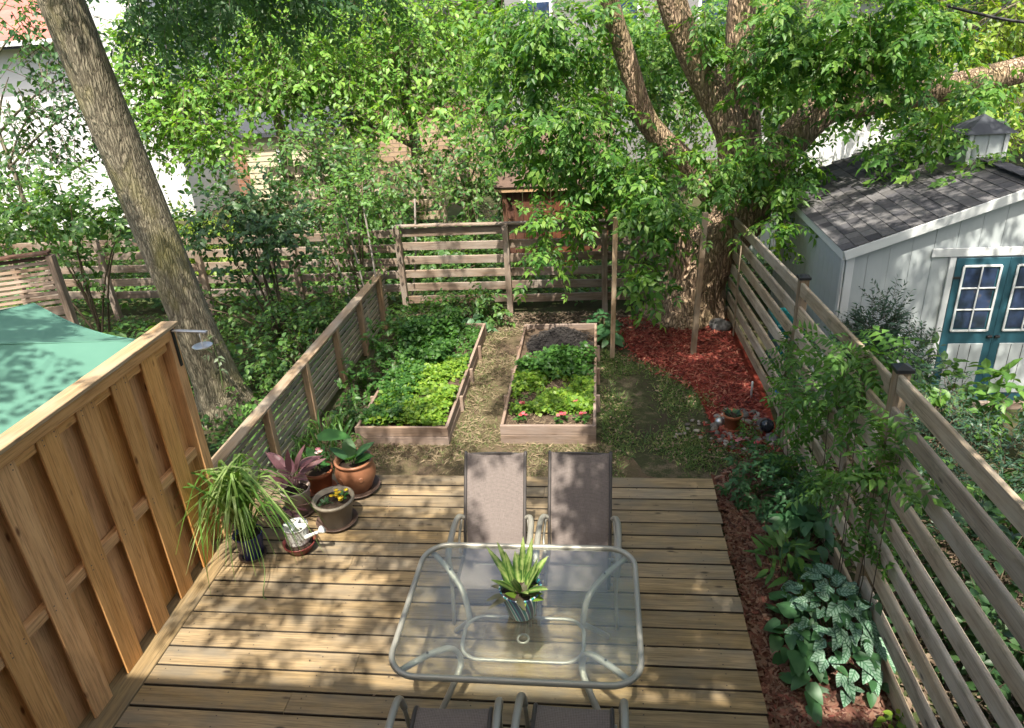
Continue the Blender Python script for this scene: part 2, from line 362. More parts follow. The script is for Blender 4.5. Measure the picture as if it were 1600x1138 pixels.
def windowglass():
    s = NT('dark_window_glass'); n = s.noise(s.coord((1, 1, 1)), 6, 4); col = s.ramp(n, [(.35, (.02, .03, .05)), (.6, (.03, .05, .11)), (.75, (.10, .09, .09))])
    s.pbr(col, .08, None, .6); return s.m
WGLASS = windowglass()
def brunmat():
    s = NT('silver_veined_leaf'); tc = s.n.new('ShaderNodeTexCoord'); sp = s.n.new('ShaderNodeSeparateXYZ'); s.L(tc.outputs['Object'], sp.inputs[0])
    ay = s.math('ABSOLUTE', sp.outputs[1]); u = s.math('ADD', s.math('MULTIPLY', sp.outputs[0], 1.0), s.math('MULTIPLY', ay, -.9))
    w = s.math('ABSOLUTE', s.math('SINE', s.math('MULTIPLY', u, 120))); mid = s.ramp(ay, [(.0025, (1,) * 3), (.006, (0,) * 3)])
    vein = s.math('MAXIMUM', s.ramp(w, [(.22, (1,) * 3), (.6, (0,) * 3)]), mid); n = s.noise(s.coord((1, 1, 1)), 60, 3)
    col = s.mix(s.math('MULTIPLY', s.math('SUBTRACT', 1.0, vein), s.ramp(n, [(.25, (.55,) * 3), (.6, (1,) * 3)])), (.035, .115, .05), (.20, .31, .225))
    s.pbr(col, .5, s.bump(vein, .4, .004), .35); return s.m
BRUN = brunmat()
def stripepot():
    s = NT('striped_pot'); tc = s.n.new('ShaderNodeTexCoord'); sp = s.n.new('ShaderNodeSeparateXYZ'); s.L(tc.outputs['Object'], sp.inputs[0])
    a = s.math('ARCTAN2', sp.outputs[1], sp.outputs[0]); f = s.math('FRACT', s.math('MULTIPLY_ADD', a, 1.43, s.math('MULTIPLY', sp.outputs[2], 3.2)))
    r = s.n.new('ShaderNodeValToRGB'); r.color_ramp.interpolation = 'CONSTANT'; e = r.color_ramp.elements
    st = [(0, (.03, .045, .09)), (.3, (.6, .62, .6)), (.38, (.03, .22, .22)), (.62, (.6, .62, .6)), (.7, (.035, .05, .13)), (.9, (.05, .28, .27))]
    while len(e) < len(st): e.new(.5)
    for i, (p, c) in enumerate(st): e[i].position = p; e[i].color = (*c, 1)
    s.L(f, r.inputs[0]); s.pbr(r.outputs[0], .3, None, .5); return s.m
STRIPE = stripepot()
def varieg():
    s = NT('variegated_leaf'); tc = s.n.new('ShaderNodeTexCoord'); sp = s.n.new('ShaderNodeSeparateXYZ'); s.L(tc.outputs['Object'], sp.inputs[0])
    ay = s.math('ABSOLUTE', sp.outputs[1]); n = s.noise(s.coord((1, 1, 1)), 45, 4)
    f = s.math('MULTIPLY_ADD', ay, 26, s.math('MULTIPLY_ADD', n, .8, -.35)); col = s.ramp(f, [(.1, (.34, .42, .14)), (.4, (.14, .24, .05)), (.62, (.05, .12, .025))])
    p = s.pbr(col, .35, None, .45); tr = s.n.new('ShaderNodeBsdfTranslucent'); s.L(col, tr.inputs[0]); mx = s.n.new('ShaderNodeMixShader'); mx.inputs[0].default_value = .3
    s.L(p.outputs[0], mx.inputs[1]); s.L(tr.outputs[0], mx.inputs[2]); s.L(mx.outputs[0], s.out.inputs[0]); return s.m
VARIEG = varieg()
def speckle():
    s = NT('speckled_white'); n = s.noise(s.coord((1, 1, 1)), 60, 3, .7); col = s.ramp(n, [(.52, (.58, .58, .55)), (.6, (.2, .19, .17))]); s.pbr(col, .4, None, .4); return s.m
SPECK = speckle()
def groundmat(name, cols, scales=(0.7, 6, 40), bump=.6):
    s = NT(name); v = s.coord(rnd_off=False); a = s.noise(v, scales[0], 5); b = s.noise(v, scales[1], 5, .65); c = s.noise(v, scales[2], 4, .7)
    f = s.math('ADD', s.math('MULTIPLY', a, .4), s.math('MULTIPLY_ADD', b, .35, s.math('MULTIPLY', c, .25)))
    k = len(cols); col = s.ramp(f, [(.33 + .34 * i / (k - 1), x) for i, x in enumerate(cols)])
    s.pbr(col, .95, s.bump(s.math('MULTIPLY_ADD', c, .6, b), bump, .03), .1); return s.m
G_LAWN = groundmat('lawn_soil', [(.03, .024, .018), (.065, .05, .038), (.05, .06, .026), (.14, .11, .078), (.05, .06, .025)], (1.6, 9, 60), 1.0)
G_PATH = groundmat('dry_path', [(.05, .036, .026), (.14, .10, .068), (.10, .085, .045), (.26, .195, .13)], (2.2, 14, 80), 1.0)
G_NEIGH = groundmat('neighbor_soil', [(.03, .028, .018), (.06, .05, .03), (.05, .07, .025), (.11, .085, .06)])
G_RED = groundmat('red_mulch_bed', [(.07, .014, .01), (.14, .025, .017), (.2, .04, .025), (.12, .03, .02)], (1.5, 14, 70), .9)
G_BRN = groundmat('brown_mulch_bed', [(.05, .02, .015), (.10, .04, .028), (.14, .06, .04), (.10, .03, .02)], (1.5, 14, 70), .9)

# ------------------------------------------------------------------ leaf templates (V, T) with x = length, z = face up
def t_leaf(L=.1, W=.05, fold=.012, curl=.015, fat=.42):
    return (np.array([(0, 0, 0), (L * fat, W / 2, fold), (L * fat, 0, 0), (L * fat, -W / 2, fold), (L, 0, -curl)]),
            np.array([(0, 2, 1), (2, 4, 1), (0, 3, 2), (3, 4, 2)]))
def t_lobed(L=.1, W=.06, curl=.018):                    # coarse-toothed leaflet
    V = [(0, 0, 0), (L * .3, W * .42, .006), (L * .42, W * .24, .006), (L * .6, W * .46, .004), (L * .68, W * .2, 0), (L, 0, -curl),
         (L * .68, -W * .2, 0), (L * .6, -W * .46, .004), (L * .42, -W * .24, .006), (L * .3, -W * .42, .006)]
    return np.array(V), np.array([(0, 2, 1), (0, 4, 2), (2, 4, 3), (0, 5, 4), (0, 6, 5), (0, 8, 6), (8, 7, 6), (0, 9, 8)])
def joint(parts):                                       # parts: [(V,T,angle,ox,oy,scale)]
    Vs = []; Ts = []; o = 0
    for V, Tt, a, ox, oy, s in parts:
        c, q = math.cos(a), math.sin(a); R = np.array([(c, -q, 0), (q, c, 0), (0, 0, 1)])
        W = (V * s) @ R.T + np.array([ox, oy, 0]); W[:, 2] -= .25 * np.abs(W[:, 1]); Vs.append(W); Ts.append(Tt + o); o += len(V)
    return np.concatenate(Vs), np.concatenate(Ts)
lf = t_leaf(.095, .048); lb = t_lobed(.105, .066)
COMP5 = joint([(*lf, 0, .13, 0, 1.1), (*lf, .85, .10, .004, .95), (*lf, -.85, .10, -.004, .95), (*lf, 1.05, .045, .004, .85), (*lf, -1.05, .045, -.004, .85)])
COMP5L = joint([(*lb, 0, .13, 0, 1.15), (*lb, .85, .10, .004, .95), (*lb, -.85, .10, -.004, .95), (*lb, 1.05, .045, .004, .85), (*lb, -1.05, .045, -.004, .85)])
COMP3 = joint([(*lf, 0, .05, 0, 1.0), (*lf, 1.1, .045, .003, .9), (*lf, -1.1, .045, -.003, .9)])
PINN = joint([(*lf, 0, .19, 0, .8)] + [(*lf, sgn * 1.05, x, 0, .75) for x in (.03, .075, .12, .16) for sgn in (1, -1)])
TREF = joint([(*t_leaf(.05, .045, .006, .006, .55), a, 0, 0, 1) for a in (0, 2.1, -2.1)])
LEAF = t_leaf(.1, .06, .012, .02); BROAD = (np.array([(0, 0, 0), (.03, .027, .006), (.065, .026, .003), (.105, 0, -.02), (.065, -.026, .003), (.03, -.027, .006), (.05, 0, -.003)]), np.array([(0, 6, 1), (1, 6, 2), (2, 6, 3), (3, 6, 4), (4, 6, 5), (5, 6, 0)])); NEEDLE = t_leaf(.055, .017, .001, .006)
BLADE = (np.array([(0, -.5, 0), (0, .5, 0), (.6, 0, .0)]) * np.array([.1, .008, .1]), np.array([(0, 1, 2)]))
CHIP = (np.array([(-.5, -.5, 0), (.5, -.4, 0), (.45, .5, .2), (-.45, .4, .1), (0, 0, .9)]) * np.array([.045, .012, .008]), np.array([(0, 1, 4), (1, 2, 4), (2, 3, 4), (3, 0, 4)]))
STRAWT = (np.array([(-.5, -.5, 0), (.5, -.3, .0), (0, .5, .6)]) * np.array([.09, .008, .012]), np.array([(0, 1, 2)]))

def nrm(a): return a / np.maximum(np.linalg.norm(a, axis=-1, keepdims=True), 1e-9)
def frames(X, N):
    x = nrm(X); z = nrm(N - x * (N * x).sum(-1, keepdims=True)); y = np.cross(z, x)
    return np.stack([x, y, z], -1)
def scatter_geo(tm, P, M, S):
    V, Tt = tm; W = np.einsum('nij,vj->nvi', M * S[:, None, None], V) + P[:, None, :]
    F = Tt[None] + (np.arange(len(P)) * len(V))[:, None, None]
    return W.reshape(-1, 3), F.reshape(-1, 3)
def leaves(parent, P, X, N, S, tm, mat, near=0, detail=None, name='foliage', leafname='leaf'):
    M = frames(X, N)
    if near:
        d = P - np.array(CAM); zf = d @ np.array(fX); a = np.abs(d @ np.array(rX)) / zf; b = (d @ np.array(uX)) / zf
        ok = (zf > .5) & (a < .71) & (np.abs(b) < .51); key = np.where(ok, zf / S, 1e9); idx = np.argsort(key)[:near]; idx = idx[key[idx] < 1e8]
        V, Tt = detail or tm; me = mk(V, [tuple(map(int, t)) for t in Tt], mat)
        for i in idx:
            m4 = Matrix(M[i].tolist()).to_4x4() @ Matrix.Scale(float(S[i]), 4); m4.translation = P[i].tolist()
            part(leafname, me, parent, m4)
        keep = np.ones(len(P), bool); keep[idx] = False; P, M, S = P[keep], M[keep], S[keep]
    V, F = scatter_geo(tm, P, M, S)
    if parent is None: return mk_np(V, F, mat)
    return part(name, mk_np(V, F, mat), parent, None, None, 'stuff')
def sprays(clumps, k=8, L=.45, droop=.5, shell=.5, flat=.9):
    """clumps: (cx,cy,cz, rx,ry,rz, twigs) -> leaf positions, directions, normals and twig ends"""
    P = []; X = []; N = []; A = []; B = []
    for cx, cy, cz, rx, ry, rz, n in clumps:
        u = nrm(NR.normal(size=(n, 3))); r = NR.random((n, 1)) ** shell
        lump = 1 + .22 * np.sin(u[:, :1] * 5 + cx * 3) * np.cos(u[:, 1:2] * 4 + cy * 2) + .15 * np.sin(u[:, 2:3] * 7 + cz)
        s = np.array([cx, cy, cz]) + u * r * lump * np.array([rx, ry, rz])
        d = nrm(u * .8 + NR.normal(size=(n, 3)) * .5 + np.array([0, 0, -droop])); t = np.linspace(.1, 1, k)[None, :, None]
        ln = L * NR.uniform(.6, 1.3, (n, 1, 1)); pos = s[:, None] + d[:, None] * ln * t - np.array([0, 0, 1]) * droop * .35 * ln * t * t
        pv = nrm(np.cross(d, np.array([0, 0, 1.])) + NR.normal(size=(n, 3)) * .25)
        sg = np.where(np.arange(k) % 2, 1, -1)[None, :, None]
        x = d[:, None] * .55 + sg * pv[:, None] * .8 + np.array([0, 0, -.3 * droop - .1]) + NR.normal(size=(n, k, 3)) * .25
        nn = np.array([0, 0, flat]) + u[:, None] * .45 + NR.normal(size=(n, k, 3)) * .42
        P.append(pos.reshape(-1, 3)); X.append(x.reshape(-1, 3)); N.append(nn.reshape(-1, 3)); A.append(s); B.append(pos[:, -1])
    return np.concatenate(P), np.concatenate(X), np.concatenate(N), np.concatenate(A), np.concatenate(B)
def sticks(parent, A, B, r0, mat, name='twigs'):
    d = nrm(B - A); a = nrm(np.cross(d, np.array([.3, .2, .9]))); b = np.cross(d, a); n = len(A); V = np.zeros((n, 6, 3))
    for i, ang in enumerate((0, 2.09, 4.19)):
        q = a * math.cos(ang) + b * math.sin(ang); V[:, i] = A + q * r0; V[:, 3 + i] = B + q * r0 * .4
    F = np.array([(0, 1, 4, 3), (1, 2, 5, 4), (2, 0, 3, 5)])[None] + (np.arange(n) * 6)[:, None, None]
    return part(name, mk_np(V.reshape(-1, 3), F.reshape(-1, 4), mat), parent, None, None, 'stuff')
def crown(parent, clumps, tm, mat, k=8, L=.45, droop=.5, size=(.8, 1.25), near=0, detail=None, twig=.005, shell=.5, leafname='leaf', limbs=None):
    P, X, N, A, B = sprays(clumps, k, L, droop, shell); S = NR.uniform(size[0], size[1], len(P))
    leaves(parent, P, X, N, S, tm, mat, near, detail, leafname=leafname)
    if twig: sticks(parent, A, B, twig, TWIG)

# ------------------------------------------------------------------ SETTING: ground sheets
def sheet(name, x0, x1, y0, y1, z, nx, ny, mat, amp=0., label=None):
    gx = np.linspace(x0, x1, nx); gy = np.linspace(y0, y1, ny); X, Y = np.meshgrid(gx, gy)
    Z = z + amp * (np.sin(X * 2.3 + Y) * .4 + np.sin(Y * 3.1 - X * 1.7) * .35 + NR.uniform(-.4, .4, X.shape))
    V = np.stack([X, Y, Z], -1).reshape(-1, 3); i = np.arange((ny - 1) * nx).reshape(ny - 1, nx)[:, :-1].ravel()
    o = part(name, mk_np(V, np.stack([i, i + 1, i + nx + 1, i + nx], -1), mat, True)); tag(o, label, None, None, 'structure'); return o
def poly(name, pts, z, mat, label=None):
    pts = [Vector((x, y, z)) for x, y in pts]; S = spline(pts + [pts[0]], 5)[:-1]
    S = [Vector((p.x + rnd.uniform(-.03, .03), p.y + rnd.uniform(-.03, .03), z)) for p in S]
    c = sum(S, Vector()) / len(S); n = len(S); V = [c + Vector((0, 0, .012))] + S
    o = part(name, mk(V, [(0, 1 + i, 1 + (i + 1) % n) for i in range(n)], mat)); return tag(o, label, None, None, 'structure')
sheet('ground', -150, 150, -60, 200, GZ - .03, 3, 3, G_NEIGH)
sheet('neighbor_ground', -14, -3.8, 2, 14, GZ - .012, 40, 40, G_NEIGH, .012)
sheet('side_yard_ground', 2.2, 9, 0, 14, GZ - .012, 30, 40, G_NEIGH, .012)
sheet('lawn', -3.72, 2.05, 5.9, 11.95, GZ, 60, 60, G_LAWN, .008)
sheet('dirt_path', -1.92, -1.2, 7.54, 11.0, GZ + .012, 12, 30, G_PATH, .006)
def inpoly(P, poly_):
    x, y = P[:, 0], P[:, 1]; c = np.zeros(len(P), bool); n = len(poly_)
    for i in range(n):
        (x1, y1), (x2, y2) = poly_[i], poly_[(i + 1) % n]
        c ^= ((y1 > y) != (y2 > y)) & (x < (x2 - x1) * (y - y1) / (y2 - y1 + 1e-12) + x1)
    return c
RED = [(.22, 11.6), (.34, 10.7), (.56, 9.95), (1.06, 9.33), (1.42, 8.85), (1.55, 8.2), (1.38, 7.55), (2.04, 7.3), (2.04, 11.6)]
BRN = [(1.16, 2.2), (1.18, 6.45), (1.3, 6.9), (1.75, 7.3), (2.06, 7.3), (2.06, 2.2)]
poly('garden_path', [(-3.6, 6.3), (-1.5, 6.3), (.3, 6.32), (.9, 6.5), (.5, 6.9), (.25, 7.3), (-.3, 7.75), (-1.6, 7.8), (-3.6, 7.6)], GZ + .008, G_PATH)
poly('mulch_bed', RED, GZ + .014, G_RED); poly('mulch_border', BRN, GZ + .014, G_BRN)

def ground_scatter(name, label, cat, n, region, z, tm, mat, size, up=.3, tilt=.35, jitter=.05):
    P = region(n); n = len(P); P = np.concatenate([P, z + NR.random((n, 1)) * jitter * .3], 1) if P.shape[1] == 2 else P
    a = NR.uniform(0, 6.28, n); X = np.stack([np.cos(a), np.sin(a), NR.normal(up, tilt, n)], -1); N = np.stack([NR.normal(0, .3, n), NR.normal(0, .3, n), np.ones(n)], -1)
    me = leaves(None, P, X, N, NR.uniform(size[0], size[1], n), tm, mat); o = part(name, me); return tag(o, label, cat, None, 'stuff')
def rect(x0, x1, y0, y1): return lambda n: np.stack([NR.uniform(x0, x1, n), NR.uniform(y0, y1, n)], -1)
def inside(pl, fuzz=.06):
    xs = [p[0] for p in pl]; ys = [p[1] for p in pl]
    def f(n):
        P = np.stack([NR.uniform(min(xs), max(xs), n), NR.uniform(min(ys), max(ys), n)], -1); Q = P + NR.normal(0, fuzz, P.shape); return P[inpoly(Q, pl)]
    return f
ground_scatter('mulch_chips', 'bright red wood mulch chips spread around the big maple', 'mulch', 15000, inside(RED, .13), GZ + .018, CHIP, M_CHIP, (.5, 2.0), .08, .35, .09)
ground_scatter('mulch_chips', 'dull reddish brown mulch strip between deck and slat fence', 'mulch', 14000, inside(BRN, .05), GZ + .018, CHIP, M_CHIPB, (.6, 2.2), .08, .35, .09)
def lawn_reg(n):
    P = rect(-.05, 1.75, 6.45, 11.3)(n); keep = ~inpoly(P + NR.normal(0, .07, P.shape), RED) & ~((P[:, 0] < -.02) & (P[:, 1] > 7.5))
    keep &= (np.sin(P[:, 0] * 7 + 1) + np.sin(P[:, 1] * 5.3) + np.sin(P[:, 0] * 3 + P[:, 1] * 4) + NR.normal(0, .6, len(P)) > .1); return P[keep]
ground_scatter('lawn_grass', 'thin patchy green grass on the shaded lawn', 'grass', 30000, lawn_reg, GZ, BLADE, M_LAWN, (.7, 1.7), .5, .5)
ground_scatter('lawn_litter', 'small dry leaves and bits lying on the shaded lawn', 'leaf litter', 3200, lawn_reg, GZ + .03, LEAF, M_STRAW, (.2, .5), .0, .2)
def path_reg(n):
    m = n // 2; P = np.concatenate([rect(-3.5, .1, 6.45, 7.5)(m), rect(-1.9, -1.24, 7.5, 11.2)(n - m)]); 
    return P[np.sin(P[:, 0] * 6) + np.sin(P[:, 1] * 5 + 2) + np.sin(P[:, 0] * 3 - P[:, 1] * 4) + NR.normal(0, .6, len(P)) > -.1]
ground_scatter('dry_grass', 'pale dry grass and straw on the path between the raised beds', 'grass', 22000, path_reg, GZ + .012, BLADE, M_DRY, (.5, 1.3), .5, .5)
ground_scatter('straw_litter', 'loose straw scattered on the path by the raised beds', 'straw', 4200, path_reg, GZ + .03, STRAWT, M_STRAW, (.5, 1.5), 0, .25)
ground_scatter('leaf_litter', 'brown leaf litter along the foot of the back fence', 'leaf litter', 5000, rect(-3.5, 1.2, 11.0, 11.85), GZ + .02, LEAF, M_LITTER, (.3, .7), .1, .3)
ground_scatter('leaf_litter', 'brown leaf litter behind the slat fence at the right', 'leaf litter', 9000, rect(2.2, 4.2, 2.2, 8.2), GZ + .01, LEAF, M_LITTER, (.3, .8), .1, .4)
ground_scatter('ground_ivy', 'low green ground cover in the neighbouring left yard', 'ground cover', 9000, rect(-12, -3.9, 6.5, 11.7), GZ + .06, BROAD, M_SHRUB, (.5, 1.2), .3, .5, .5)
ground_scatter('ground_ivy', 'low green ground cover beyond the back fence', 'ground cover', 14000, rect(-12, 4, 12.1, 18), GZ + .08, BROAD, M_SHRUB, (.7, 1.8), .3, .5, .8)

# ------------------------------------------------------------------ the house behind the camera (it casts the shade on the near deck)
h = thing('house', 'house wall and eave beside the deck, behind the viewpoint', 'house', (0, -.6, 0))
bar('wall', (-7, -.75, 3.2), (7, -.75, 3.2), 7.2, .3, STUCCO, h, (0, 1, 0))
bar('roof', (-7.5, -2.4, 7.2), (7.5, -2.4, 7.2), 5.4, .18, CHAR, h, (0, .34, .94))
bar('fascia', (-7.5, .17, 6.28), (7.5, .17, 6.28), .16, .03, TRIMP, h, (0, 1, 0))

# ------------------------------------------------------------------ DECK
dk = thing('deck', 'weathered wooden deck of wide boards with dark gaps', 'deck', (-1.2, 3.2, 0))
sc_p = []
for k in range(34):
    y = 6.42 - .0945 - .1887 * k; r = rnd.uniform(-.012, .012); dz = rnd.uniform(-.002, .002)
    cuts = [-3.495, 1.105 + r]
    if k % 4 == 1: cuts.insert(1, rnd.choice([-1.9, -1.25, -.6]))
    if k % 4 == 3: cuts.insert(1, rnd.choice([-2.3, -.95, .05]))
    for a, b in zip(cuts[:-1], cuts[1:]):
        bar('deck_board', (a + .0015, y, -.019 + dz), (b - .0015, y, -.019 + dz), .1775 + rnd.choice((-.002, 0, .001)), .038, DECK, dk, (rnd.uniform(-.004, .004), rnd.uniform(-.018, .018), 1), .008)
    for x in np.arange(-3.4, 1.1, .61):
        for q in (-.05, .05): sc_p.append((x + rnd.uniform(-.01, .01), y + q + rnd.uniform(-.008, .008), .0035))
V = []; F = []
for x, y, z in sc_p:
    o = len(V)
    for i in range(6): V.append((x + .0055 * math.cos(i * 1.047), y + .0055 * math.sin(i * 1.047), z))
    V.append((x, y, z - .002)); F += [(o + i, o + (i + 1) % 6, o + 6) for i in range(6)]
part('screws', mk(V, F, plain('rusty_screw', (.05, .04, .035), .6)), dk, None, None, 'stuff')
bar('trim_board', (-3.648, 0, -.012), (-3.648, 6.42, -.012), .296, .036, DECK, dk)
bar('fascia', (-3.5, 6.375, -.17), (1.1, 6.375, -.17), .24, .035, GREYWOOD, dk, (0, 1, 0))
bar('fascia', (1.075, 0, -.17), (1.075, 6.35, -.17), .24, .035, GREYWOOD, dk, (1, 0, 0))
for x in np.arange(-3.3, 1.0, .8): bar('joist', (x, 0, -.14), (x, 6.35, -.14), .19, .04, DARKWOOD, dk, (1, 0, 0))

ground_scatter('deck_litter', 'tiny dry leaf bits scattered over the deck boards', 'leaf litter', 150, rect(-3.3, 1.0, 3.0, 6.35), .006, LEAF, M_LITTER, (.12, .3), 0, .08, .01)
# ------------------------------------------------------------------ PRIVACY FENCE (left)
pf = thing('privacy_fence', 'tall new cedar board-on-board privacy fence left of the deck', 'fence', (-3.7, 3, 0))
for k in range(14):
    y = 5.17 - .4 * k + .0
    bar('front_board', (-3.671, y - .2, .010), (-3.671, y - .2, 2.13), .20, .021, CEDAR, pf, (1, 0, 0), .004) if k else None
    bar('back_board', (-3.764, y + .09, .010), (-3.764, y + .09, 2.13), .31, .021, CEDAR, pf, (1, 0, 0), .004)
bar('front_board', (-3.671, 4.97, .010), (-3.671, 4.97, 2.13), .20, .021, CEDAR, pf, (1, 0, 0), .004)
for zz in (1.02, 2.07):
    bar('rail', (-3.717, -.2, zz), (-3.717, 5.27, zz), .085, .068, CEDAR, pf, (1, 0, 0), .004)
V = []; F = []
for k in range(1, 14):
    for z in (1.0, 1.04, 2.05, 2.09):
        for q in (-.055, .06):
            o = len(V); yy = 5.17 - .4 * k + .2 * 0 - .2 + q
            for i in range(6): V.append((-3.6585, yy + .006 * math.cos(i * 1.047), z + rnd.uniform(-.003, .003) * 0 + .006 * math.sin(i * 1.047)))
            V.append((-3.6565, yy, z)); F += [(o + i, o + (i + 1) % 6, o + 6) for i in range(6)]
part('nails', mk(V, F, plain('nail_head', (.10, .085, .075), .5, .4, .4)), pf, None, None, 'stuff')
bar('cap_board', (-3.705, -.2, 2.215), (-3.705, 5.44, 2.215), .15, .034, wood('cedar_weathered', (.30, .205, .12), (.42, .30, .18), (.12, .08, .05), .8, .5, (.36, .30, .23), .8, .3), pf, (0, 0, 1))
bar('top_trim', (-3.652, -.2, 2.155), (-3.652, 5.3, 2.155), .085, .02, CEDAR, pf, (1, 0, 0))
bar('post', (-3.71, 5.345, -.3), (-3.71, 5.345, 2.195), .12, .12, CEDAR, pf, (1, 0, 0))
# hook with dish on the post
hk = thing('plant_hanger', 'dark metal bracket with a small silver dish on the cedar post', 'bracket', (-3.6, 5.35, 2.1))
bar('back_plate', (-3.643, 5.35, 1.85), (-3.643, 5.35, 2.2), .035, .012, BLACK, hk, (1, 0, 0))
bar('arm', (-3.64, 5.35, 2.18), (-3.30, 5.30, 2.185), .035, .014, STEEL, hk)
part('dish', lathe_me([(.0, 0), (.06, .004), (.082, .022), (.085, .026), (.078, .024), (.055, .010), (.0, .007)], STEEL), hk, T(-3.38, 5.31, 2.03))
tube('hanger_wire', [(-3.38, 5.31, 2.18), (-3.38, 5.31, 2.04)], .003, STEEL, hk, 6, 1)

# ------------------------------------------------------------------ LATTICE FENCE (left of the beds)
lt = thing('slat_fence', 'low fence of thin weathered louvre slats beside the left raised bed', 'fence', (-3.75, 9, GZ))
bar('cap_rail', (-3.77, 5.45, .66), (-3.77, 11.86, .615), .15, .036, POLEW, lt)
for k in range(10):
    z = .56 - k * .09
    for a, b in ((5.45, 9.12), (9.125, 11.84)):
        bar('slat', (-3.80 + rnd.uniform(-.004, .004), a, z + .03), (-3.80, b, z + rnd.uniform(-.006, .006)), .05, .018, LATWOOD, lt, (1, 0, .15 + rnd.uniform(-.05, .05)), .003)
for y in (6.73, 7.91, 9.08, 10.2, 11.3):
    bar('post', (-3.735, y, GZ), (-3.735, y, .625 + rnd.uniform(0, .015)), .09, .085, POSTWOOD, lt, (1, 0, 0))

# ------------------------------------------------------------------ BACK FENCE
def slat_run(parent, x0, x1, y, tops, mat, jit=.006, w=.14):
    for z in tops: bar('slat', (x0, y + rnd.uniform(-jit, jit), z + rnd.uniform(-jit, jit) * 1.5), (x1, y + rnd.uniform(-jit, jit), z + rnd.uniform(-jit, jit) * 1.5), w, .036, mat, parent, (0, -1, rnd.uniform(-.04, .04)))
bf = thing('back_fence', 'grey brown horizontal slat fence closing the yard behind the beds', 'fence', (-1, 11.9, GZ))
zz = [1.21, .96, .715, .47, .225, -.02]
slat_run(bf, -3.42, -1.60, 11.93, zz, BACKWOOD); slat_run(bf, -1.595, .05, 11.93, zz, BACKWOOD); slat_run(bf, .055, 1.3, 11.93, zz, BACKWOOD)
for x, t in ((-3.47, 1.33), (-1.6, 1.30), (.05, 1.29)):
    bar('post', (x, 11.86, GZ), (x, 11.86, t), .10, .10, BACKWOOD, bf, (0, -1, 0))
bar('cap_board', (-3.5, 11.9, 1.335), (1.3, 11.9, 1.31), .12, .03, BACKWOOD, bf)
bl = thing('neighbor_fence', 'horizontal slat fence running left behind the shrubs', 'fence', (-7, 11.95, GZ))
for a, b in ((-10.9, -9.1), (-9.095, -7.2), (-7.195, -5.4), (-5.395, -3.55)):
    slat_run(bl, a, b, 11.97, [1.17, .925, .68, .435, .19], BACKWOOD, .012)
for x in (-10.9, -9.1, -7.2, -5.4): bar('post', (x, 11.9, GZ), (x, 11.9, 1.28), .10, .10, BACKWOOD, bl, (0, -1, 0))
fl = thing('louvre_fence', 'dark stained louvre fence corner beyond the green canopy', 'fence', (-8, 9.0, GZ))
for k in range(10): bar('slat', (-10.5, 8.6, 1.62 - k * .075), (-7.95, 9.35, 1.70 - k * .075), .05, .02, DARKWOOD if k < 1 else BACKWOOD, fl, (.3, -1, .5))
bar('cap_rail', (-10.5, 8.57, 1.70), (-7.9, 9.33, 1.78), .14, .04, DARKWOOD, fl); bar('rail', (-10.5, 8.57, .82), (-7.95, 9.33, .9), .14, .04, BACKWOOD, fl, (.3, -1, 0))
for x, y in ((-7.9, 9.33), (-9.3, 8.93)): bar('post', (x, y, GZ), (x, y, 1.74), .10, .10, BACKWOOD, fl, (0, -1, 0))
for k in range(4): bar('slat', (-10.5, 8.6, .66 - k * .2), (-7.95, 9.35, .72 - k * .2), .15, .02, BACKWOOD, fl, (.3, -1, 0))

# ------------------------------------------------------------------ RIGHT FENCE
rf = thing('side_fence', 'long grey slat fence with black post caps along the right side', 'fence', (2.1, 6, GZ))
def bay(y0, y1, z0, z1, n, pitch, w=.145):
    for k in range(n):
        j = rnd.uniform(-.008, .008)
        bar('slat', (2.075 + rnd.uniform(-.004, .004), y0, z0 - k * pitch + j), (2.075 + rnd.uniform(-.004, .004), y1, z1 - k * pitch * (1 if z0 == z1 else .97) + j), w + rnd.uniform(-.004, .004), .038, GREYWOOD, rf, (-1, 0, rnd.uniform(-.03, .05)), .007)
bay(2.16, 4.80, 2.05, 1.92, 8, .266); bay(4.91, 7.445, 1.84, 1.67, 7, .268); bay(7.56, 11.6, 1.64, 1.34, 7, .262)
bar('kick_board', (2.08, 2.0, -.16), (2.08, 7.5, -.2), .2, .03, GREYWOOD, rf, (-1, 0, 0))
for y, t in ((2.1, 2.1), (4.855, 2.0), (7.5, 1.77)):
    bar('post', (2.10, y, GZ), (2.10, y, t), .095, .095, POLEW, rf, (-1, 0, 0))
    part('post_cap', mk([(-.06, -.06, 0), (.06, -.06, 0), (.06, .06, 0), (-.06, .06, 0), (-.06, -.06, .025), (.06, -.06, .025), (.06, .06, .025), (-.06, .06, .025), (0, 0, .055)],
         [(3, 2, 1, 0), (0, 1, 5, 4), (1, 2, 6, 5), (2, 3, 7, 6), (3, 0, 4, 7), (4, 5, 8), (5, 6, 8), (6, 7, 8), (7, 4, 8)], BLACK), rf, T(2.10, y, t))
for (y, a, b) in ((7.62, -.2, 1.05), (10.7, -.35, 1.2), (5.5, .1, 1.5)): bar('batten', (2.04, y + .05, a), (2.04, y - .05, b), .05, .022, GREYWOOD, rf, (-1, 0, 0))

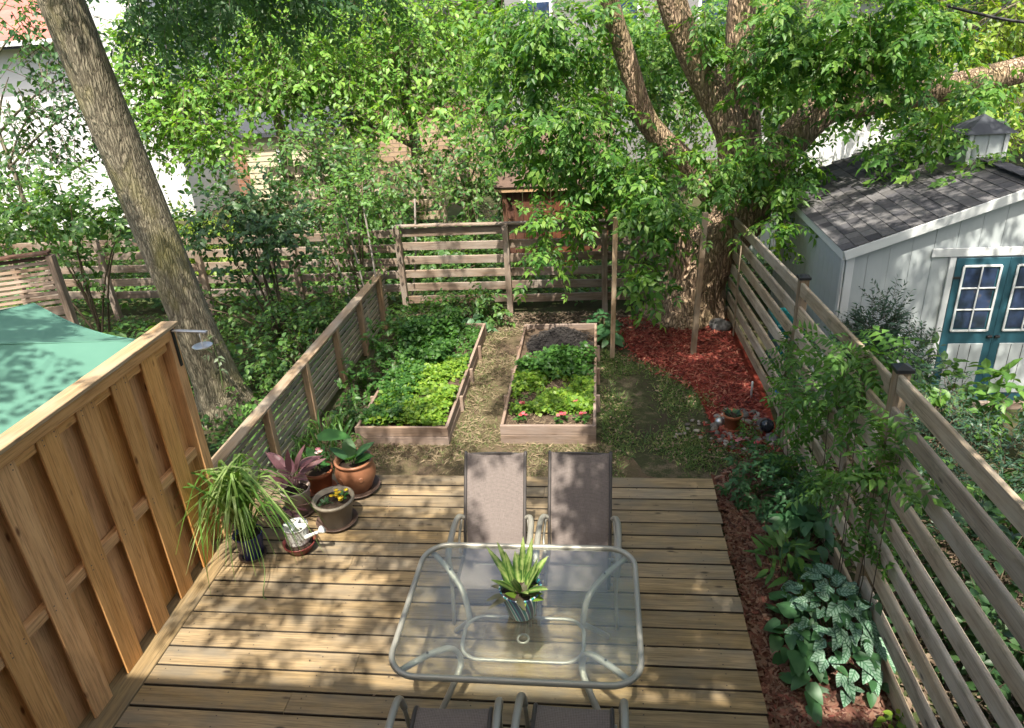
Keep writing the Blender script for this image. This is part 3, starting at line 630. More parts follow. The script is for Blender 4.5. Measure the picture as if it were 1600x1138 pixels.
# ------------------------------------------------------------------ POLES, STAKE
bar_o = thing('wooden_pole', 'slim wooden pole standing by the right raised bed corner', 'pole', (.15, 9.99, GZ), 'wooden poles under the maple')
bar('shaft', (.15, 9.99, GZ), (.2, 9.99, 1.85), .07, .07, POLEW, bar_o, (0, -1, 0))
bar_o = thing('wooden_pole', 'wooden pole standing in the red mulch in front of the maple', 'pole', (1.35, 10.08, GZ), 'wooden poles under the maple')
bar('shaft', (1.35, 10.08, GZ), (1.42, 10.08, 1.85), .08, .08, POLEW, bar_o, (0, -1, 0))
o = part('garden_stake', lathe_me([(.014, 0), (.014, .24), (.010, .26), (0, .26)], TRIMP, 10), None, T(1.94, 8.69, GZ)); tag(o, 'short white stake standing in red mulch by the slat fence', 'stake')
tube_o = part('fallen_branch', mk(*tube_geo(spline([(-.9, 11.55, GZ + .03), (.1, 11.6, GZ + .05), (1.0, 11.45, GZ + .04)], 4), .018, 6), TWIG)); tag(tube_o, 'thin bare branch lying along the foot of the back fence', 'branch')

# ------------------------------------------------------------------ RAISED BEDS
def raised_bed(x0, x1, y0, y1, label):
    t = thing('raised_bed', label, 'raised bed', ((x0 + x1) / 2, (y0 + y1) / 2, GZ), 'wooden raised garden beds')
    for z in (GZ + .066, GZ + .200):
        bar('front_board', (x0, y0, z), (x1, y0, z), .13, .04, BEDWOOD, t, (0, -1, 0)); bar('back_board', (x0, y1, z), (x1, y1, z), .13, .04, BEDWOOD, t, (0, 1, 0))
        ym = y0 + (y1 - y0) * (.52 if z < GZ + .1 else .46)
        for x in (x0 + .02, x1 - .02):
            for a, b in ((y0 + .022, ym - .002), (ym + .002, y1 - .022)): bar('side_board', (x + rnd.uniform(-.006, .006), a, z), (x + rnd.uniform(-.006, .006), b, z), .13, .038, BEDWOOD, t, (1, 0, 0))
    for x in (x0 - .024, x1 + .024):
        for f in (.25, .5, .74): bar('stake', (x, y0 + (y1 - y0) * f, GZ), (x, y0 + (y1 - y0) * f, GZ + .245), .045, .045, BEDWOOD, t, (1, 0, 0))
    gx = np.linspace(x0 + .042, x1 - .042, 16); gy = np.linspace(y0 + .022, y1 - .022, 36); X, Y = np.meshgrid(gx, gy)
    Z = GZ + .19 + NR.uniform(-.012, .012, X.shape) + .02 * np.sin(X * 5) * np.sin(Y * 3)
    i = np.arange(35 * 16).reshape(35, 16)[:, :-1].ravel()
    part('soil', mk_np(np.stack([X, Y, Z], -1).reshape(-1, 3), np.stack([i, i + 1, i + 17, i + 16], -1), BEDSOIL, True), t)
raised_bed(-3.05, -1.88, 7.5, 10.8, 'left wooden raised bed full of leafy green plants by the slat fence')
raised_bed(-1.24, -.08, 7.55, 10.73, 'right wooden raised bed with a dark compost heap at its far end')
def bedplants(name, label, n, reg, hmax, tm, mat, size, lump=.6, tall=1.0):
    P = reg(n); f = np.sin(P[:, 0] * 9 + 1) * np.sin(P[:, 1] * 7) + np.sin(P[:, 0] * 4 - P[:, 1] * 5); k = f + NR.normal(0, .7, len(P)) > -lump
    P = P[k]; f = f[k]; n = len(P); hgt = hmax * (.45 + .25 * np.clip(f, -1, 1.3)) * NR.random(n) ** .5 * tall
    P3 = np.concatenate([P, (GZ + .2 + hgt)[:, None]], 1); a = NR.uniform(0, 6.28, n)
    X = np.stack([np.cos(a), np.sin(a), NR.normal(.0, .45, n)], -1); N = np.stack([NR.normal(0, .5, n), NR.normal(-.15, .5, n), np.ones(n)], -1)
    o = part(name, leaves(None, P3, X, N, NR.uniform(size[0], size[1], n), tm, mat)); return tag(o, label, 'plants', None, 'stuff')
bedplants('strawberry_plants', 'bright yellow green low plants filling the near left raised bed', 4600, rect(-2.95, -1.94, 7.6, 9.3), .24, TREF, M_BED, (.5, 1.5), .4)
bedplants('strawberry_plants', 'deeper green low plants along the left side of the left bed', 2000, rect(-2.98, -2.5, 7.6, 9.6), .3, TREF, M_BEDD, (.5, 1.5), .7)
bedplants('leafy_greens', 'dense green leafy plants in the far half of the left raised bed', 3400, rect(-2.98, -2.25, 9.2, 10.75), .6, TREF, M_BEDD, (.6, 1.7), .9)
bedplants('leafy_greens', 'sparse green seedlings at the far right of the left raised bed', 700, rect(-2.3, -1.94, 9.1, 10.7), .2, TREF, M_BEDD, (.5, 1.1), .3)
bedplants('strawberry_plants', 'yellow green low plants in the middle of the right raised bed', 2300, rect(-1.18, -.13, 7.9, 9.0), .2, TREF, M_BED, (.5, 1.4), .2)
bedplants('leafy_greens', 'taller bright green plants before the compost heap in the right bed', 1300, rect(-1.15, -.12, 8.85, 9.5), .4, TREF, M_BEDD, (.6, 1.5), .4)
ground_scatter('bed_straw', 'straw and dry bits on the soil of the right raised bed', 'straw', 1800, rect(-1.18, -.13, 7.65, 9.2), GZ + .205, STRAWT, M_STRAW, (.3, .9), 0, .2)
ground_scatter('bed_straw', 'straw and dry bits on the soil of the left raised bed', 'straw', 1500, rect(-2.98, -1.95, 7.55, 10.7), GZ + .205, STRAWT, M_LITTER, (.4, 1.0), 0, .2)
V = []; F = []                                            # compost heap
for j in range(14):
    for i in range(20):
        r = j / 13; a = i / 20 * 6.283; V.append((-.62 + .53 * r * math.cos(a), 10.12 + .58 * r * math.sin(a), GZ + .185 + .24 * (math.cos(r * 3.14) + 1) / 2 + rnd.uniform(-.012, .012)))
for j in range(13):
    for i in range(20): F.append((j * 20 + i, j * 20 + (i + 1) % 20, (j + 1) * 20 + (i + 1) % 20, (j + 1) * 20 + i)[::-1])
o = part('compost_heap', mk(V, F, plain('compost', (.02, .018, .018), .95, .1, 0, .6, 30, 1.0), True)); tag(o, 'heap of black compost at the far end of the right raised bed', 'compost heap')
ground_scatter('compost_bits', 'dark twiggy bits covering the compost heap in the right bed', 'compost', 1500, lambda n: (lambda a, r: np.stack([-.62 + .55 * r * np.cos(a), 10.12 + .58 * r * np.sin(a), GZ + .2 + .24 * (np.cos(np.minimum(r, 1) * 3.14) + 1) / 2], -1))(NR.uniform(0, 6.28, n), NR.random(n) ** .5),
               0, STRAWT, leafmat('compost_bits', [(.014, .012, .012), (.024, .021, .02), (.05, .043, .038)], .05, .9, (1, 1, 1)), (.5, 1.5), .1, .3)
def flowers(x, y, z, mat, label, n=5, h=.14, r=.05, leafm=M_BEDD, pet=.028):
    t = thing('flowering_plant', label, 'flower', (x, y, z), 'small flowering plants')
    P = []; X = []; N = []
    for i in range(26):
        a = rnd.uniform(0, 6.28); q = rnd.uniform(0, r * 1.4); P.append((x + q * math.cos(a), y + q * math.sin(a), z + rnd.uniform(.01, h * .7))); X.append((math.cos(a), math.sin(a), .2)); N.append((rnd.uniform(-.4, .4), rnd.uniform(-.4, .4), 1))
    leaves(t, np.array(P), np.array(X), np.array(N), NR.uniform(.4, .8, 26), LEAF, leafm)
    for i in range(n):
        a = rnd.uniform(0, 6.28); q = rnd.uniform(0, r); V = [(0, 0, .004)]; F = []
        for k in range(10): rr = pet * (1 if k % 2 else .62); V.append((rr * math.cos(k * .628), rr * math.sin(k * .628), .008 if k % 2 else 0))
        F = [(0, 1 + k, 1 + (k + 1) % 10) for k in range(10)]
        part('blossom', mk(V, F, mat), t, T(x + q * math.cos(a), y + q * math.sin(a), z + h * rnd.uniform(.6, 1)) @ Matrix.Rotation(rnd.uniform(-.5, .5), 4, 'X') @ Matrix.Rotation(rnd.uniform(0, 6), 4, 'Z'))
for x, y, l in ((-.98, 7.78, 'red pink flowers at the near left corner of the right raised bed'), (-1.0, 8.0, 'pale red flowers a little behind the near left corner of the right bed'),
                (-.5, 7.74, 'red pink flowers at the middle of the near edge of the right bed'), (-.26, 7.74, 'red pink flowers at the near right corner of the right bed'), (-.33, 8.02, 'red flowers behind the near right corner of the right bed')):
    flowers(x, y, GZ + .2, M_PINK, l, 6, .13)
flowers(-2.42, 8.0, GZ + .2, M_PINK, 'single patch of red flowers in the left raised bed', 6, .16)

# generic bush
def bush(name, label, cat, clumps, tm, mat, k=8, L=.3, droop=.3, size=(.7, 1.2), stems=6, group=None, base=None, near=0, leafname='leaf', detail=None, stemr=.009):
    bx = base or (clumps[0][0], clumps[0][1], GZ); t = thing(name, label, cat, bx, group)
    crown(t, clumps, tm, mat, k, L, droop, size, near, detail, .003, .5, leafname)
    for i in range(stems):
        c = clumps[i % len(clumps)]; e = (c[0] + rnd.uniform(-.6, .6) * c[3], c[1] + rnd.uniform(-.6, .6) * c[4], c[2] + rnd.uniform(-.2, .6) * c[5])
        s = (bx[0] + rnd.uniform(-.08, .08), bx[1] + rnd.uniform(-.08, .08), bx[2]); m = ((s[0] * .6 + e[0] * .4) + rnd.uniform(-.08, .08), s[1] * .6 + e[1] * .4, s[2] * .45 + e[2] * .55)
        tube('stem', [s, m, e], [stemr, stemr * .8, stemr * .4], TWIG, t, 6, 3)
    return t
# ------------------------------------------------------------------ SHED
sh = thing('garden_shed', 'white wooden garden shed with teal double doors and grey shingle roof', 'shed', (4.6, 10, GZ))
X0, X1, Y0, Y1, XR = 2.83, 6.57, 8.5, 11.9, 4.7
ze, zr = 1.79, 2.47
def gable(y, nrm_y):                                     # front boards, each its own height to the rake
    x = X0
    while x < X1 - .01:
        w = min(.235, X1 - x); top = min(ze + (min(x, X1 - x - w + X0) - X0) * .385, 9); xa, xb = x + .002, x + w - .002
        za = ze - .03 + (zr - ze) * (1 - abs(xa - XR) / (XR - X0)); zb = ze - .03 + (zr - ze) * (1 - abs(xb - XR) / (XR - X0))
        d = rnd.uniform(-.002, .002)
        V = [(xa, y + d, -.25), (xb, y + d, -.25), (xb, y + d, zb), (xa, y + d, za), (xa, y + .02 * -nrm_y, -.25), (xb, y + .02 * -nrm_y, -.25), (xb, y + .02 * -nrm_y, zb), (xa, y + .02 * -nrm_y, za)]
        part('siding_board', mk(V, [(0, 1, 2, 3), (7, 6, 5, 4), (0, 4, 5, 1), (1, 5, 6, 2), (2, 6, 7, 3), (3, 7, 4, 0)], SHEDW), sh); x += w
gable(Y0, -1)
for i in range(17): bar('siding_board', (X0, Y0 + .1 + .2 * i, -.25), (X0, Y0 + .1 + .2 * i, ze), .196, .02, SHEDW, sh, (-1, 0, 0), .003)
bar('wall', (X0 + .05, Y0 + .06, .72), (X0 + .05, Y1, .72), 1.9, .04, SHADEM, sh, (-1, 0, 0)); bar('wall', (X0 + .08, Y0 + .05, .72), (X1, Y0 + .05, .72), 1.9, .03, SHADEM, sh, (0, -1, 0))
bar('wall', (X0, Y1, .72), (X1, Y1, .72), 1.9, .03, SHEDW, sh, (0, 1, 0)); bar('wall', (X1, Y0 + .06, .72), (X1, Y1, .72), 1.9, .03, SHEDW, sh, (1, 0, 0))
bar('corner_trim', (X0 + .04, Y0 - .022, -.25), (X0 + .04, Y0 - .022, ze - .03), .09, .02, TRIMP, sh, (0, -1, 0)); bar('corner_trim', (X0 - .022, Y0 + .03, -.25), (X0 - .022, Y0 + .03, ze), .09, .02, TRIMP, sh, (-1, 0, 0))
sl = (zr - ze) / (XR - X0); ov = .06
for sgn, xe in ((-1, X0 - ov), (1, X1 + ov)):
    zl = ze - ov * sl; a = Vector((xe, 0, zl)); b = Vector((XR, 0, zr)); nv = Vector((sl * sgn, 0, 1)).normalized()
    mid = (a + b) / 2; bar('roof_deck', (mid.x, Y0 - .10, mid.z), (mid.x, Y1 + .1, mid.z), (b - a).length, .02, SHEDW, sh, nv)
    bar('rake_board', (xe, Y0 - .115, zl - .045), (XR - sgn * -.0, Y0 - .115, zr - .045), .11, .024, TRIMP, sh, (0, -1, 0))
    bar('fascia', (xe + sgn * .008, Y0 - .10, zl - .05), (xe + sgn * .008, Y1 + .1, zl - .05), .10, .022, TRIMP, sh, (sgn, 0, 0))
bar('header_trim', (3.75, Y0 - .02, 1.70), (X1 - .6, Y0 - .02, 1.70), .10, .022, TRIMP, sh, (0, -1, 0))
# shingles: left slope, visible, one by one; right slope strips
a = Vector((X0 - ov - .02, 0, ze - ov * sl)); b = Vector((XR, 0, zr)); slope = (b - a); Ls = slope.length; sd = slope.normalized(); nv = Vector((-sl, 0, 1)).normalized()
NROW = 14; EXPO = Ls / NROW; NC = 20; cw = (Y1 - Y0 + .24) / NC
shm = [box_me(EXPO * 1.22, cw - .007, .009, SHINGLE, .002), box_me(EXPO * 1.22, cw - .007, .009, SHINGLED, .002)]
for r in range(NROW):
    for c in range(NC):
        y = Y0 - .12 + (c + .5 + (.5 if r % 2 else 0)) * cw
        if y > Y1 + .12: continue
        if c == 0 and r % 2: q0 = a + sd * (EXPO * (r + .56)) + nv * .02; part('shingle', box_me(EXPO * 1.22, cw * .5 - .006, .009, SHINGLE, .002), sh, frame((sd - nv * .05).normalized(), nv, (q0.x, Y0 - .12 + cw * .25, q0.z)))
        p = a + sd * (EXPO * (r + .56)) + nv * (.018 + rnd.uniform(0, .003)); ax_ = (sd - nv * .05).normalized()
        part('shingle', shm[1 if rnd.random() < .4 else 0], sh, frame(ax_, nv, (p.x, y, p.z)))
mid = (Vector((X1 + ov, 0, ze - ov * sl)) + b) / 2
bar('shingle_slope', (mid.x, Y0 - .12, mid.z + .02), (mid.x, Y1 + .12, mid.z + .02), Ls, .012, SHINGLED, sh, (sl, 0, 1))
for k in range(16): bar('ridge_shingle', (XR, Y0 - .12 + k * .228, zr + .03), (XR, Y0 + .15 + k * .228, zr + .042), .2, .012, SHINGLED, sh)
# cupola
def pyr(w, h, oh): return mk([(-w - oh, -w - oh, 0), (w + oh, -w - oh, 0), (w + oh, w + oh, 0), (-w - oh, w + oh, 0), (0, 0, h)], [(3, 2, 1, 0), (0, 1, 4), (1, 2, 4), (2, 3, 4), (3, 0, 4)], CHAR)
cu = part('cupola', box_me(.44, .44, .42, SHEDW, .006), sh, T(XR, 9.95, zr + .12))
part('cupola_roof', pyr(.23, .2, .07), cu, T(XR, 9.95, zr + .33))
for s2 in (-1, 1): bar('cupola_trim', (XR + s2 * .205, 9.95 - .232, zr - .08), (XR + s2 * .205, 9.95 - .232, zr + .32), .05, .014, TRIMP, cu, (0, -1, 0))
for j in range(2): bar('siding_board', (XR - .09 + j * .17, 9.95 - .224, zr - .06), (XR - .09 + j * .17, 9.95 - .224, zr + .31), .15, .008, SHEDW, cu, (0, -1, 0))
# doors
bar('door_frame', (3.99, Y0 - .018, -.22), (3.99, Y0 - .018, 1.64), .07, .03, TRIMP, sh, (0, -1, 0)); bar('door_frame', (5.22, Y0 - .018, -.22), (5.22, Y0 - .018, 1.64), .07, .03, TRIMP, sh, (0, -1, 0))
for xa, xb in ((4.03, 4.6), (4.604, 5.18)):
    d = part('door', box_me(xb - xa, .028, 1.86, TEALP, .003), sh, T((xa + xb) / 2, Y0 - .02, .70))
    bar('panel', (xa + .09, Y0 - .040, .24), (xb - .09, Y0 - .040, .24), .66, .012, SHEDW, d, (0, -1, 0))
    for g in (.33, .66): bar('panel_groove', (xa + .09 + g * (xb - xa - .18), Y0 - .047, -.08), (xa + .09 + g * (xb - xa - .18), Y0 - .047, .56), .006, .004, SHADEM, d, (0, -1, 0))
    w0, w1, z0, z1 = xa + .085, xb - .085, .74, 1.54
    for i in range(2):
        for j in range(3):
            gx0 = w0 + .025 + i * (w1 - w0 - .05) / 2; gz0 = z0 + .025 + j * (z1 - z0 - .05) / 3
            part('window_pane', box_me((w1 - w0 - .05) / 2 - .012, .006, (z1 - z0 - .05) / 3 - .012, WGLASS, .001), d, T(gx0 + (w1 - w0 - .05) / 4, Y0 - .038, gz0 + (z1 - z0 - .05) / 6))
    for p0, p1 in (((w0, z0), (w1, z0)), ((w0, z1), (w1, z1)), ((w0, z0), (w0, z1)), ((w1, z0), (w1, z1)), (((w0 + w1) / 2, z0), ((w0 + w1) / 2, z1)), ((w0, z0 + .267), (w1, z0 + .267)), ((w0, z0 + .533), (w1, z0 + .533))):
        edge = p0[0] in (w0, w1) and p0[0] == p1[0] or p0[1] in (z0, z1) and p0[1] == p1[1]
        bar('muntin', (p0[0], Y0 - .046 - (.004 if p0[0] == p1[0] else 0), p0[1]), (p1[0], Y0 - .046 - (.004 if p0[0] == p1[0] else 0), p1[1]), .026 if edge else .017, .016, TRIMP, d, (0, -1, 0))
    for hz in (.0, 1.4): part('hinge', box_me(.11, .008, .03, BLACK, .002), d, T((xa + .05) if xa < 4.5 else (xb - .05), Y0 - .04, hz))
    part('handle', box_me(.05, .03, .03, BLACK), d, T(4.56 if xa < 4.5 else 4.645, Y0 - .05, .66))
bar('threshold', (3.95, Y0 - .03, -.26), (5.3, Y0 - .03, -.26), .12, .1, BACKWOOD, sh)

# ------------------------------------------------------------------ GREEN CANOPY
cn = thing('garden_canopy', 'green fabric garden canopy behind the cedar privacy fence', 'canopy', (-5.6, 5, GZ))
def quadpatch(a, b, c, d, sag, n=14):                    # a-b ridge side, c-d edge side
    V = []; F = []
    for j in range(n + 1):
        for i in range(n + 1):
            u, v = i / n, j / n; p = (a * (1 - u) + b * u) * (1 - v) + (c * (1 - u) + d * u) * v
            p = p - Vector((0, 0, sag * math.sin(math.pi * u) * (v ** 1.5) + .03 * math.sin(math.pi * v) * math.sin(math.pi * u) + .010 * math.sin(u * 13 + v * 4) * v))
            V.append(p)
    for j in range(n):
        for i in range(n): F.append((j * n + j + i, j * n + j + i + 1, (j + 1) * (n + 1) + i + 1, (j + 1) * (n + 1) + i))
    return mk(V, F, TARP, True)
pk = Vector((-6.5, 4.9, 2.25)); p1 = Vector((-4.55, 6.2, 1.72)); p2 = Vector((-6.6, 7.3, 1.74)); p3 = Vector((-8.6, 5.0, 1.7)); p4 = Vector((-4.05, 2.6, 1.72)); p5 = Vector((-8.4, 2.4, 1.7))
for q0, q1 in ((p1, p2), (p2, p3), (p4, p1), (p5, p4), (p3, p5)): part('canopy_panel', quadpatch(pk, pk + (q1 - q0) * .001, q0, q1, .10), cn)
for q0, q1 in ((p1, p2), (p4, p1), (p2, p3)):
    S = [q0 * (1 - i / 14) + q1 * (i / 14) - Vector((0, 0, .10 * math.sin(math.pi * i / 14) + .005)) for i in range(15)]
    part('hem', mk(*tube_geo(S, .014, 6), TARP), cn)
for q0 in (p1, p2, p4):
    part('seam', mk(*tube_geo([pk * (1 - i / 10) + q0 * (i / 10) + Vector((0, 0, .004)) for i in range(11)], .008, 6), TARP), cn)
for q in (p1, p2, p4, p3): bar('leg', (q.x - .03, q.y - .02, GZ), (q.x - .03, q.y - .02, q.z - .02), .04, .04, BLACK, cn, (0, -1, 0))

# ------------------------------------------------------------------ TABLE
tb = thing('patio_table', 'rectangular patio table with rippled glass top and grey metal frame', 'table', (-.58, 3.78, 0))
tx0, tx1, ty0, ty1, tz, rr = -1.395, .245, 3.135, 4.43, .72, .2
def rrect(x0, x1, y0, y1, r, z, m=9):
    P = []
    for cx, cy, a0 in ((x1 - r, y1 - r, 0), (x0 + r, y1 - r, 90), (x0 + r, y0 + r, 180), (x1 - r, y0 + r, 270)):
        for k in range(m + 1):
            a = math.radians(a0 + 90 * k / m); P.append(Vector((cx + r * math.cos(a), cy + r * math.sin(a), z)))
    return P
def loop_tube(P, r, mat, sides=10, sq=1.0):
    n = len(P); V = []; F = []
    for i in range(n):
        d = (P[(i + 1) % n] - P[i - 1]).normalized(); x = Vector((0, 0, 1)); y = d.cross(x)
        for k in range(sides): a = 2 * math.pi * k / sides; V.append(P[i] + x * math.cos(a) * r * sq + y * math.sin(a) * r)
    for i in range(n):
        for k in range(sides): F.append((i * sides + k, i * sides + (k + 1) % sides, ((i + 1) % n) * sides + (k + 1) % sides, ((i + 1) % n) * sides + k))
    return mk(V, F, mat, True)
part('rim', loop_tube(rrect(tx0 + .017, tx1 - .017, ty0 + .017, ty1 - .017, rr, tz), .02, ALUB, 10, 1.1), tb)
g = rrect(tx0 + .025, tx1 - .025, ty0 + .025, ty1 - .025, rr - .008, tz + .004); n = len(g)
part('glass_top', mk(g + [p - Vector((0, 0, .006)) for p in g], [tuple(range(n)), tuple(range(2 * n - 1, n - 1, -1))] + [(i, n + i, n + (i + 1) % n, (i + 1) % n) for i in range(n)], GLASS), tb)
cx, cy = -.575, 3.78
for sx in (-1, 1):
    for sy in (-1, 1):
        P = [(cx + sx * .735, cy + sy * .565, tz - .035), (cx + sx * .58, cy + sy * .40, tz - .06), (cx + sx * .46, cy + sy * .26, tz - .14), (cx + sx * .42, cy + sy * .19, tz - .32), (cx + sx * .45, cy + sy * .26, .3), (cx + sx * .60, cy + sy * .44, .02)]
        lg = tube('leg', P, .019, ALUB, tb, 10, 6, flat=1.25)
        part('bolt', lathe_me([(.009, 0), (.009, .004), (0, .006)], BLACK, 8), lg, T(cx + sx * .58, cy + sy * .40, tz - .038))
part('lower_ring', loop_tube(rrect(cx - .43, cx + .43, cy - .2, cy + .2, .14, .42), .013, ALUB, 8), tb)
part('umbrella_ring', loop_tube([Vector((cx + .04 * math.cos(a * .39), cy + .04 * math.sin(a * .39), .42)) for a in range(16)], .008, ALUB, 6), tb)

# ------------------------------------------------------------------ CHAIRS (local: faces -y, origin under seat middle)
def sheet_strip(P, w, mat, n=8, sag=.02, taper=1.0):
    V = []; F = []; m = len(P); uv = []; s = 0
    for j, p in enumerate(P):
        ww = w * (1 + (taper - 1) * j / (m - 1))
        if j: s += (Vector(P[j]) - Vector(P[j - 1])).length
        for i in range(n + 1):
            u = i / n * 2 - 1; V.append((u * ww / 2, p[0 if len(p) == 2 else 1] if False else p[1], p[2] - sag * (1 - u * u) * math.sin(math.pi * min(1, j / (m - 1))) )); uv.append((u * ww / 2, s))
    for j in range(m - 1):
        for i in range(n): F.append((j * (n + 1) + i, j * (n + 1) + i + 1, (j + 1) * (n + 1) + i + 1, (j + 1) * (n + 1) + i))
    me = mk(V, F, mat, True); ul = me.uv_layers.new(name='uv'); 
    for lp in me.loops: ul.data[lp.index].uv = uv[lp.vertex_index]
    return me
side = spline([(0, -.27, .385), (0, -.23, .43), (0, -.05, .425), (0, .12, .405), (0, .20, .43), (0, .27, .55), (0, .42, .76), (0, .62, 1.03), (0, .655, 1.055), (0, .675, 1.03)], 5)
ksplit = 21
def make_chair(label):
    t = thing('patio_chair', label, 'chair', (0, 0, 0), 'brown sling patio chairs around the table')
    part('seat', sheet_strip(side[:ksplit], .465, SLING, 8, .02), t); part('backrest', sheet_strip(side[ksplit - 1:], .465, SLING, 8, .035, 1.08), t)
    for s in (-1, 1):
        tube('side_rail', [Vector((s * (.243 + .018 * (i / len(side))), p.y, p.z)) for i, p in enumerate(side[2:-3])], .014, RAILB, t, 8, 1)
        tube('armrest', [(s * .262, .33, .62), (s * .30, .30, .648), (s * .318, .18, .655), (s * .318, -.05, .645), (s * .315, -.17, .60), (s * .305, -.2, .48)], .019, ALU, t, 8, 5, flat=1.3)
        tube('leg', [(s * .305, -.2, .48), (s * .30, -.215, .3), (s * .31, -.26, .0)], .015, ALU, t, 8, 4)
        tube('leg', [(s * .25, .06, .42), (s * .285, .25, .25), (s * .30, .42, .0)], .015, ALU, t, 8, 4)
        tube('arm_brace', [(s * .28, .32, .63), (s * .295, .2, .5), (s * .275, .1, .43)], .011, ALU, t, 8, 5)
    tube('stretcher', [(-.255, .0, .395), (.255, .0, .395)], .012, ALU, t, 8, 1); tube('stretcher', [(-.275, -.17, .375), (.275, -.17, .375)], .012, ALU, t, 8, 1)
    tube('top_bar', [(-.25, .655, 1.04), (0, .662, 1.045), (.25, .655, 1.04)], .011, RAILB, t, 8, 3)
    return t
def place(root, x, y, rz):
    root.matrix_basis = T(x, y, 0) @ Matrix.Rotation(rz, 4, 'Z')
def copy_tree(root, label):
    r = root.copy(); COL.objects.link(r); r['label'] = label
    for ch in root.children:
        c = ch.copy(); COL.objects.link(c); c.parent = r
        for g2 in ch.children: d = g2.copy(); COL.objects.link(d); d.parent = c
    return r
ch = make_chair('brown sling patio chair on the far side of the table, left one'); place(ch, -.905, 4.57, .015)
c2 = copy_tree(ch, 'brown sling patio chair on the far side of the table, right one'); place(c2, -.205, 4.58, -.02)
c3 = copy_tree(ch, 'patio chair on the near side of the table, left one'); place(c3, -.96, 2.93, math.pi + .04)
c4 = copy_tree(ch, 'patio chair on the near side of the table, right one'); place(c4, -.205, 2.98, math.pi - .02)

# ------------------------------------------------------------------ POTTED PLANTS
def big_leaf_me(L, W, mat, curl=.12, fold=.12, nx=7, tip=1.0, base=.0, heart=0):
    V = []; F = []
    for i in range(nx + 1):
        t_ = i / nx; w = W / 2 * (math.sin(math.pi * min(1, t_ ** (.75 if not heart else .5))) ** .8 + base * (1 - t_)) * (1 if t_ < 1 else 0)
        for s in (-1, -.5, 0, .5, 1):
            V.append((L * t_ - (heart * L * .16 * abs(s) * (1 - t_) ** 3), s * w, abs(s) * fold * w - curl * L * t_ * t_))
    for i in range(nx):
        for j in range(4): F.append((i * 5 + j, (i + 1) * 5 + j, (i + 1) * 5 + j + 1, i * 5 + j + 1))
    return mk(V, F, mat, True)
def pot(t, x, y, z, prof, mat, saucer=None, soil=None, smat=None):
    part('pot', lathe_me(prof, mat), t, T(x, y, z))
    if saucer: part('saucer', lathe_me([(saucer * .8, 0), (saucer, .02), (saucer * 1.04, .035), (saucer * .98, .035), (saucer * .9, .012), (0, .012)], smat or SAUCER), t, T(x, y, z))
    if soil: part('soil', lathe_me([(0, 0), (soil[0], 0), (soil[0] * .7, .012), (0, .016)], SOIL, 18), t, T(x, y, z + soil[1]))
def rosette(t, x, y, z, n, mes, tilt, spread=.02, name='leaf', stem=None, stemmat=None, scale=(.8, 1.15), h=(0, 0)):
    for i in range(n):
        a = i * 2.4 + rnd.uniform(-.35, .35); el_ = rnd.uniform(*tilt); s = rnd.uniform(*scale); d = Vector((math.cos(a) * math.cos(el_), math.sin(a) * math.cos(el_), math.sin(el_)))
        b = Vector((x + spread * math.cos(a), y + spread * math.sin(a), z)); hh = rnd.uniform(*h); top = b + Vector((d.x, d.y, 0)) * hh * .25 + Vector((0, 0, hh))
        if stem and hh > .02: tube('stalk', [b, b * .4 + top * .6, top], [stem, stem * .8, stem * .6], stemmat, t, 5, 2)
        up = Vector((0, 0, 1)) if el_ < 1.2 else Vector((-d.x, -d.y, .4))
        W = frame(d, up - Vector((0, .25, 0)), top) @ Matrix.Scale(s, 4); part(name, rnd.choice(mes), t, W)
def blade_me(L, W, rise, mat, n=7):
    V = []; F = []
    for i in range(n + 1):
        t_ = i / n; r = L * (t_ * .62 + .0); zz_ = rise * math.sin(min(1.0, t_ * 1.0) * math.pi * .92) * (1 - .15 * t_) - max(0, t_ - .55) ** 1.6 * L * 1.0
        w = W / 2 * (1 - (t_ * 1.0) ** 2.5) + .0006; V += [(r, -w, zz_ + w * .35), (r, 0, zz_), (r, w, zz_ + w * .35)]
    for i in range(n): F += [(i * 3, i * 3 + 3, i * 3 + 4, i * 3 + 1), (i * 3 + 1, i * 3 + 4, i * 3 + 5, i * 3 + 2)]
    return mk(V, F, mat, True)
GREENST = plain('green_stalk', (.09, .15, .04), .6)
# grass-like plant in the blue pot
t = thing('potted_plant', 'large plant with long arching green blades in a blue pot by the fence', 'potted plant', (-3.27, 5.06, 0), 'potted plants at the deck corner')
pot(t, -3.27, 5.06, 0, [(.085, 0), (.10, .02), (.13, .25), (.138, .27), (.125, .27), (.115, .22), (0, .22)], BLUEPOT, .125, (.117, .235))
bl_me = [blade_me(L, W, R_, M_GRASSY) for L, W, R_ in ((.75, .022, .40), (.62, .026, .34), (.85, .02, .46), (.55, .03, .42), (.5, .02, .2), (.7, .024, .55))]
for i in range(150):
    a = rnd.uniform(0, 6.28); W = T(-3.27 + .05 * math.cos(a), 5.06 + .05 * math.sin(a), .24 + rnd.uniform(0, .12)) @ Matrix.Rotation(a, 4, 'Z') @ Matrix.Rotation(rnd.uniform(-1.0, .1), 4, 'Y') @ Matrix.Scale(rnd.uniform(.85, 1.45), 4)
    part('blade', rnd.choice(bl_me), t, W)
tube('runner', [(-3.15, 4.98, .3), (-3.0, 4.75, .12), (-2.95, 4.55, .015), (-2.9, 4.5, .01)], .004, GREENST, t, 5, 4)
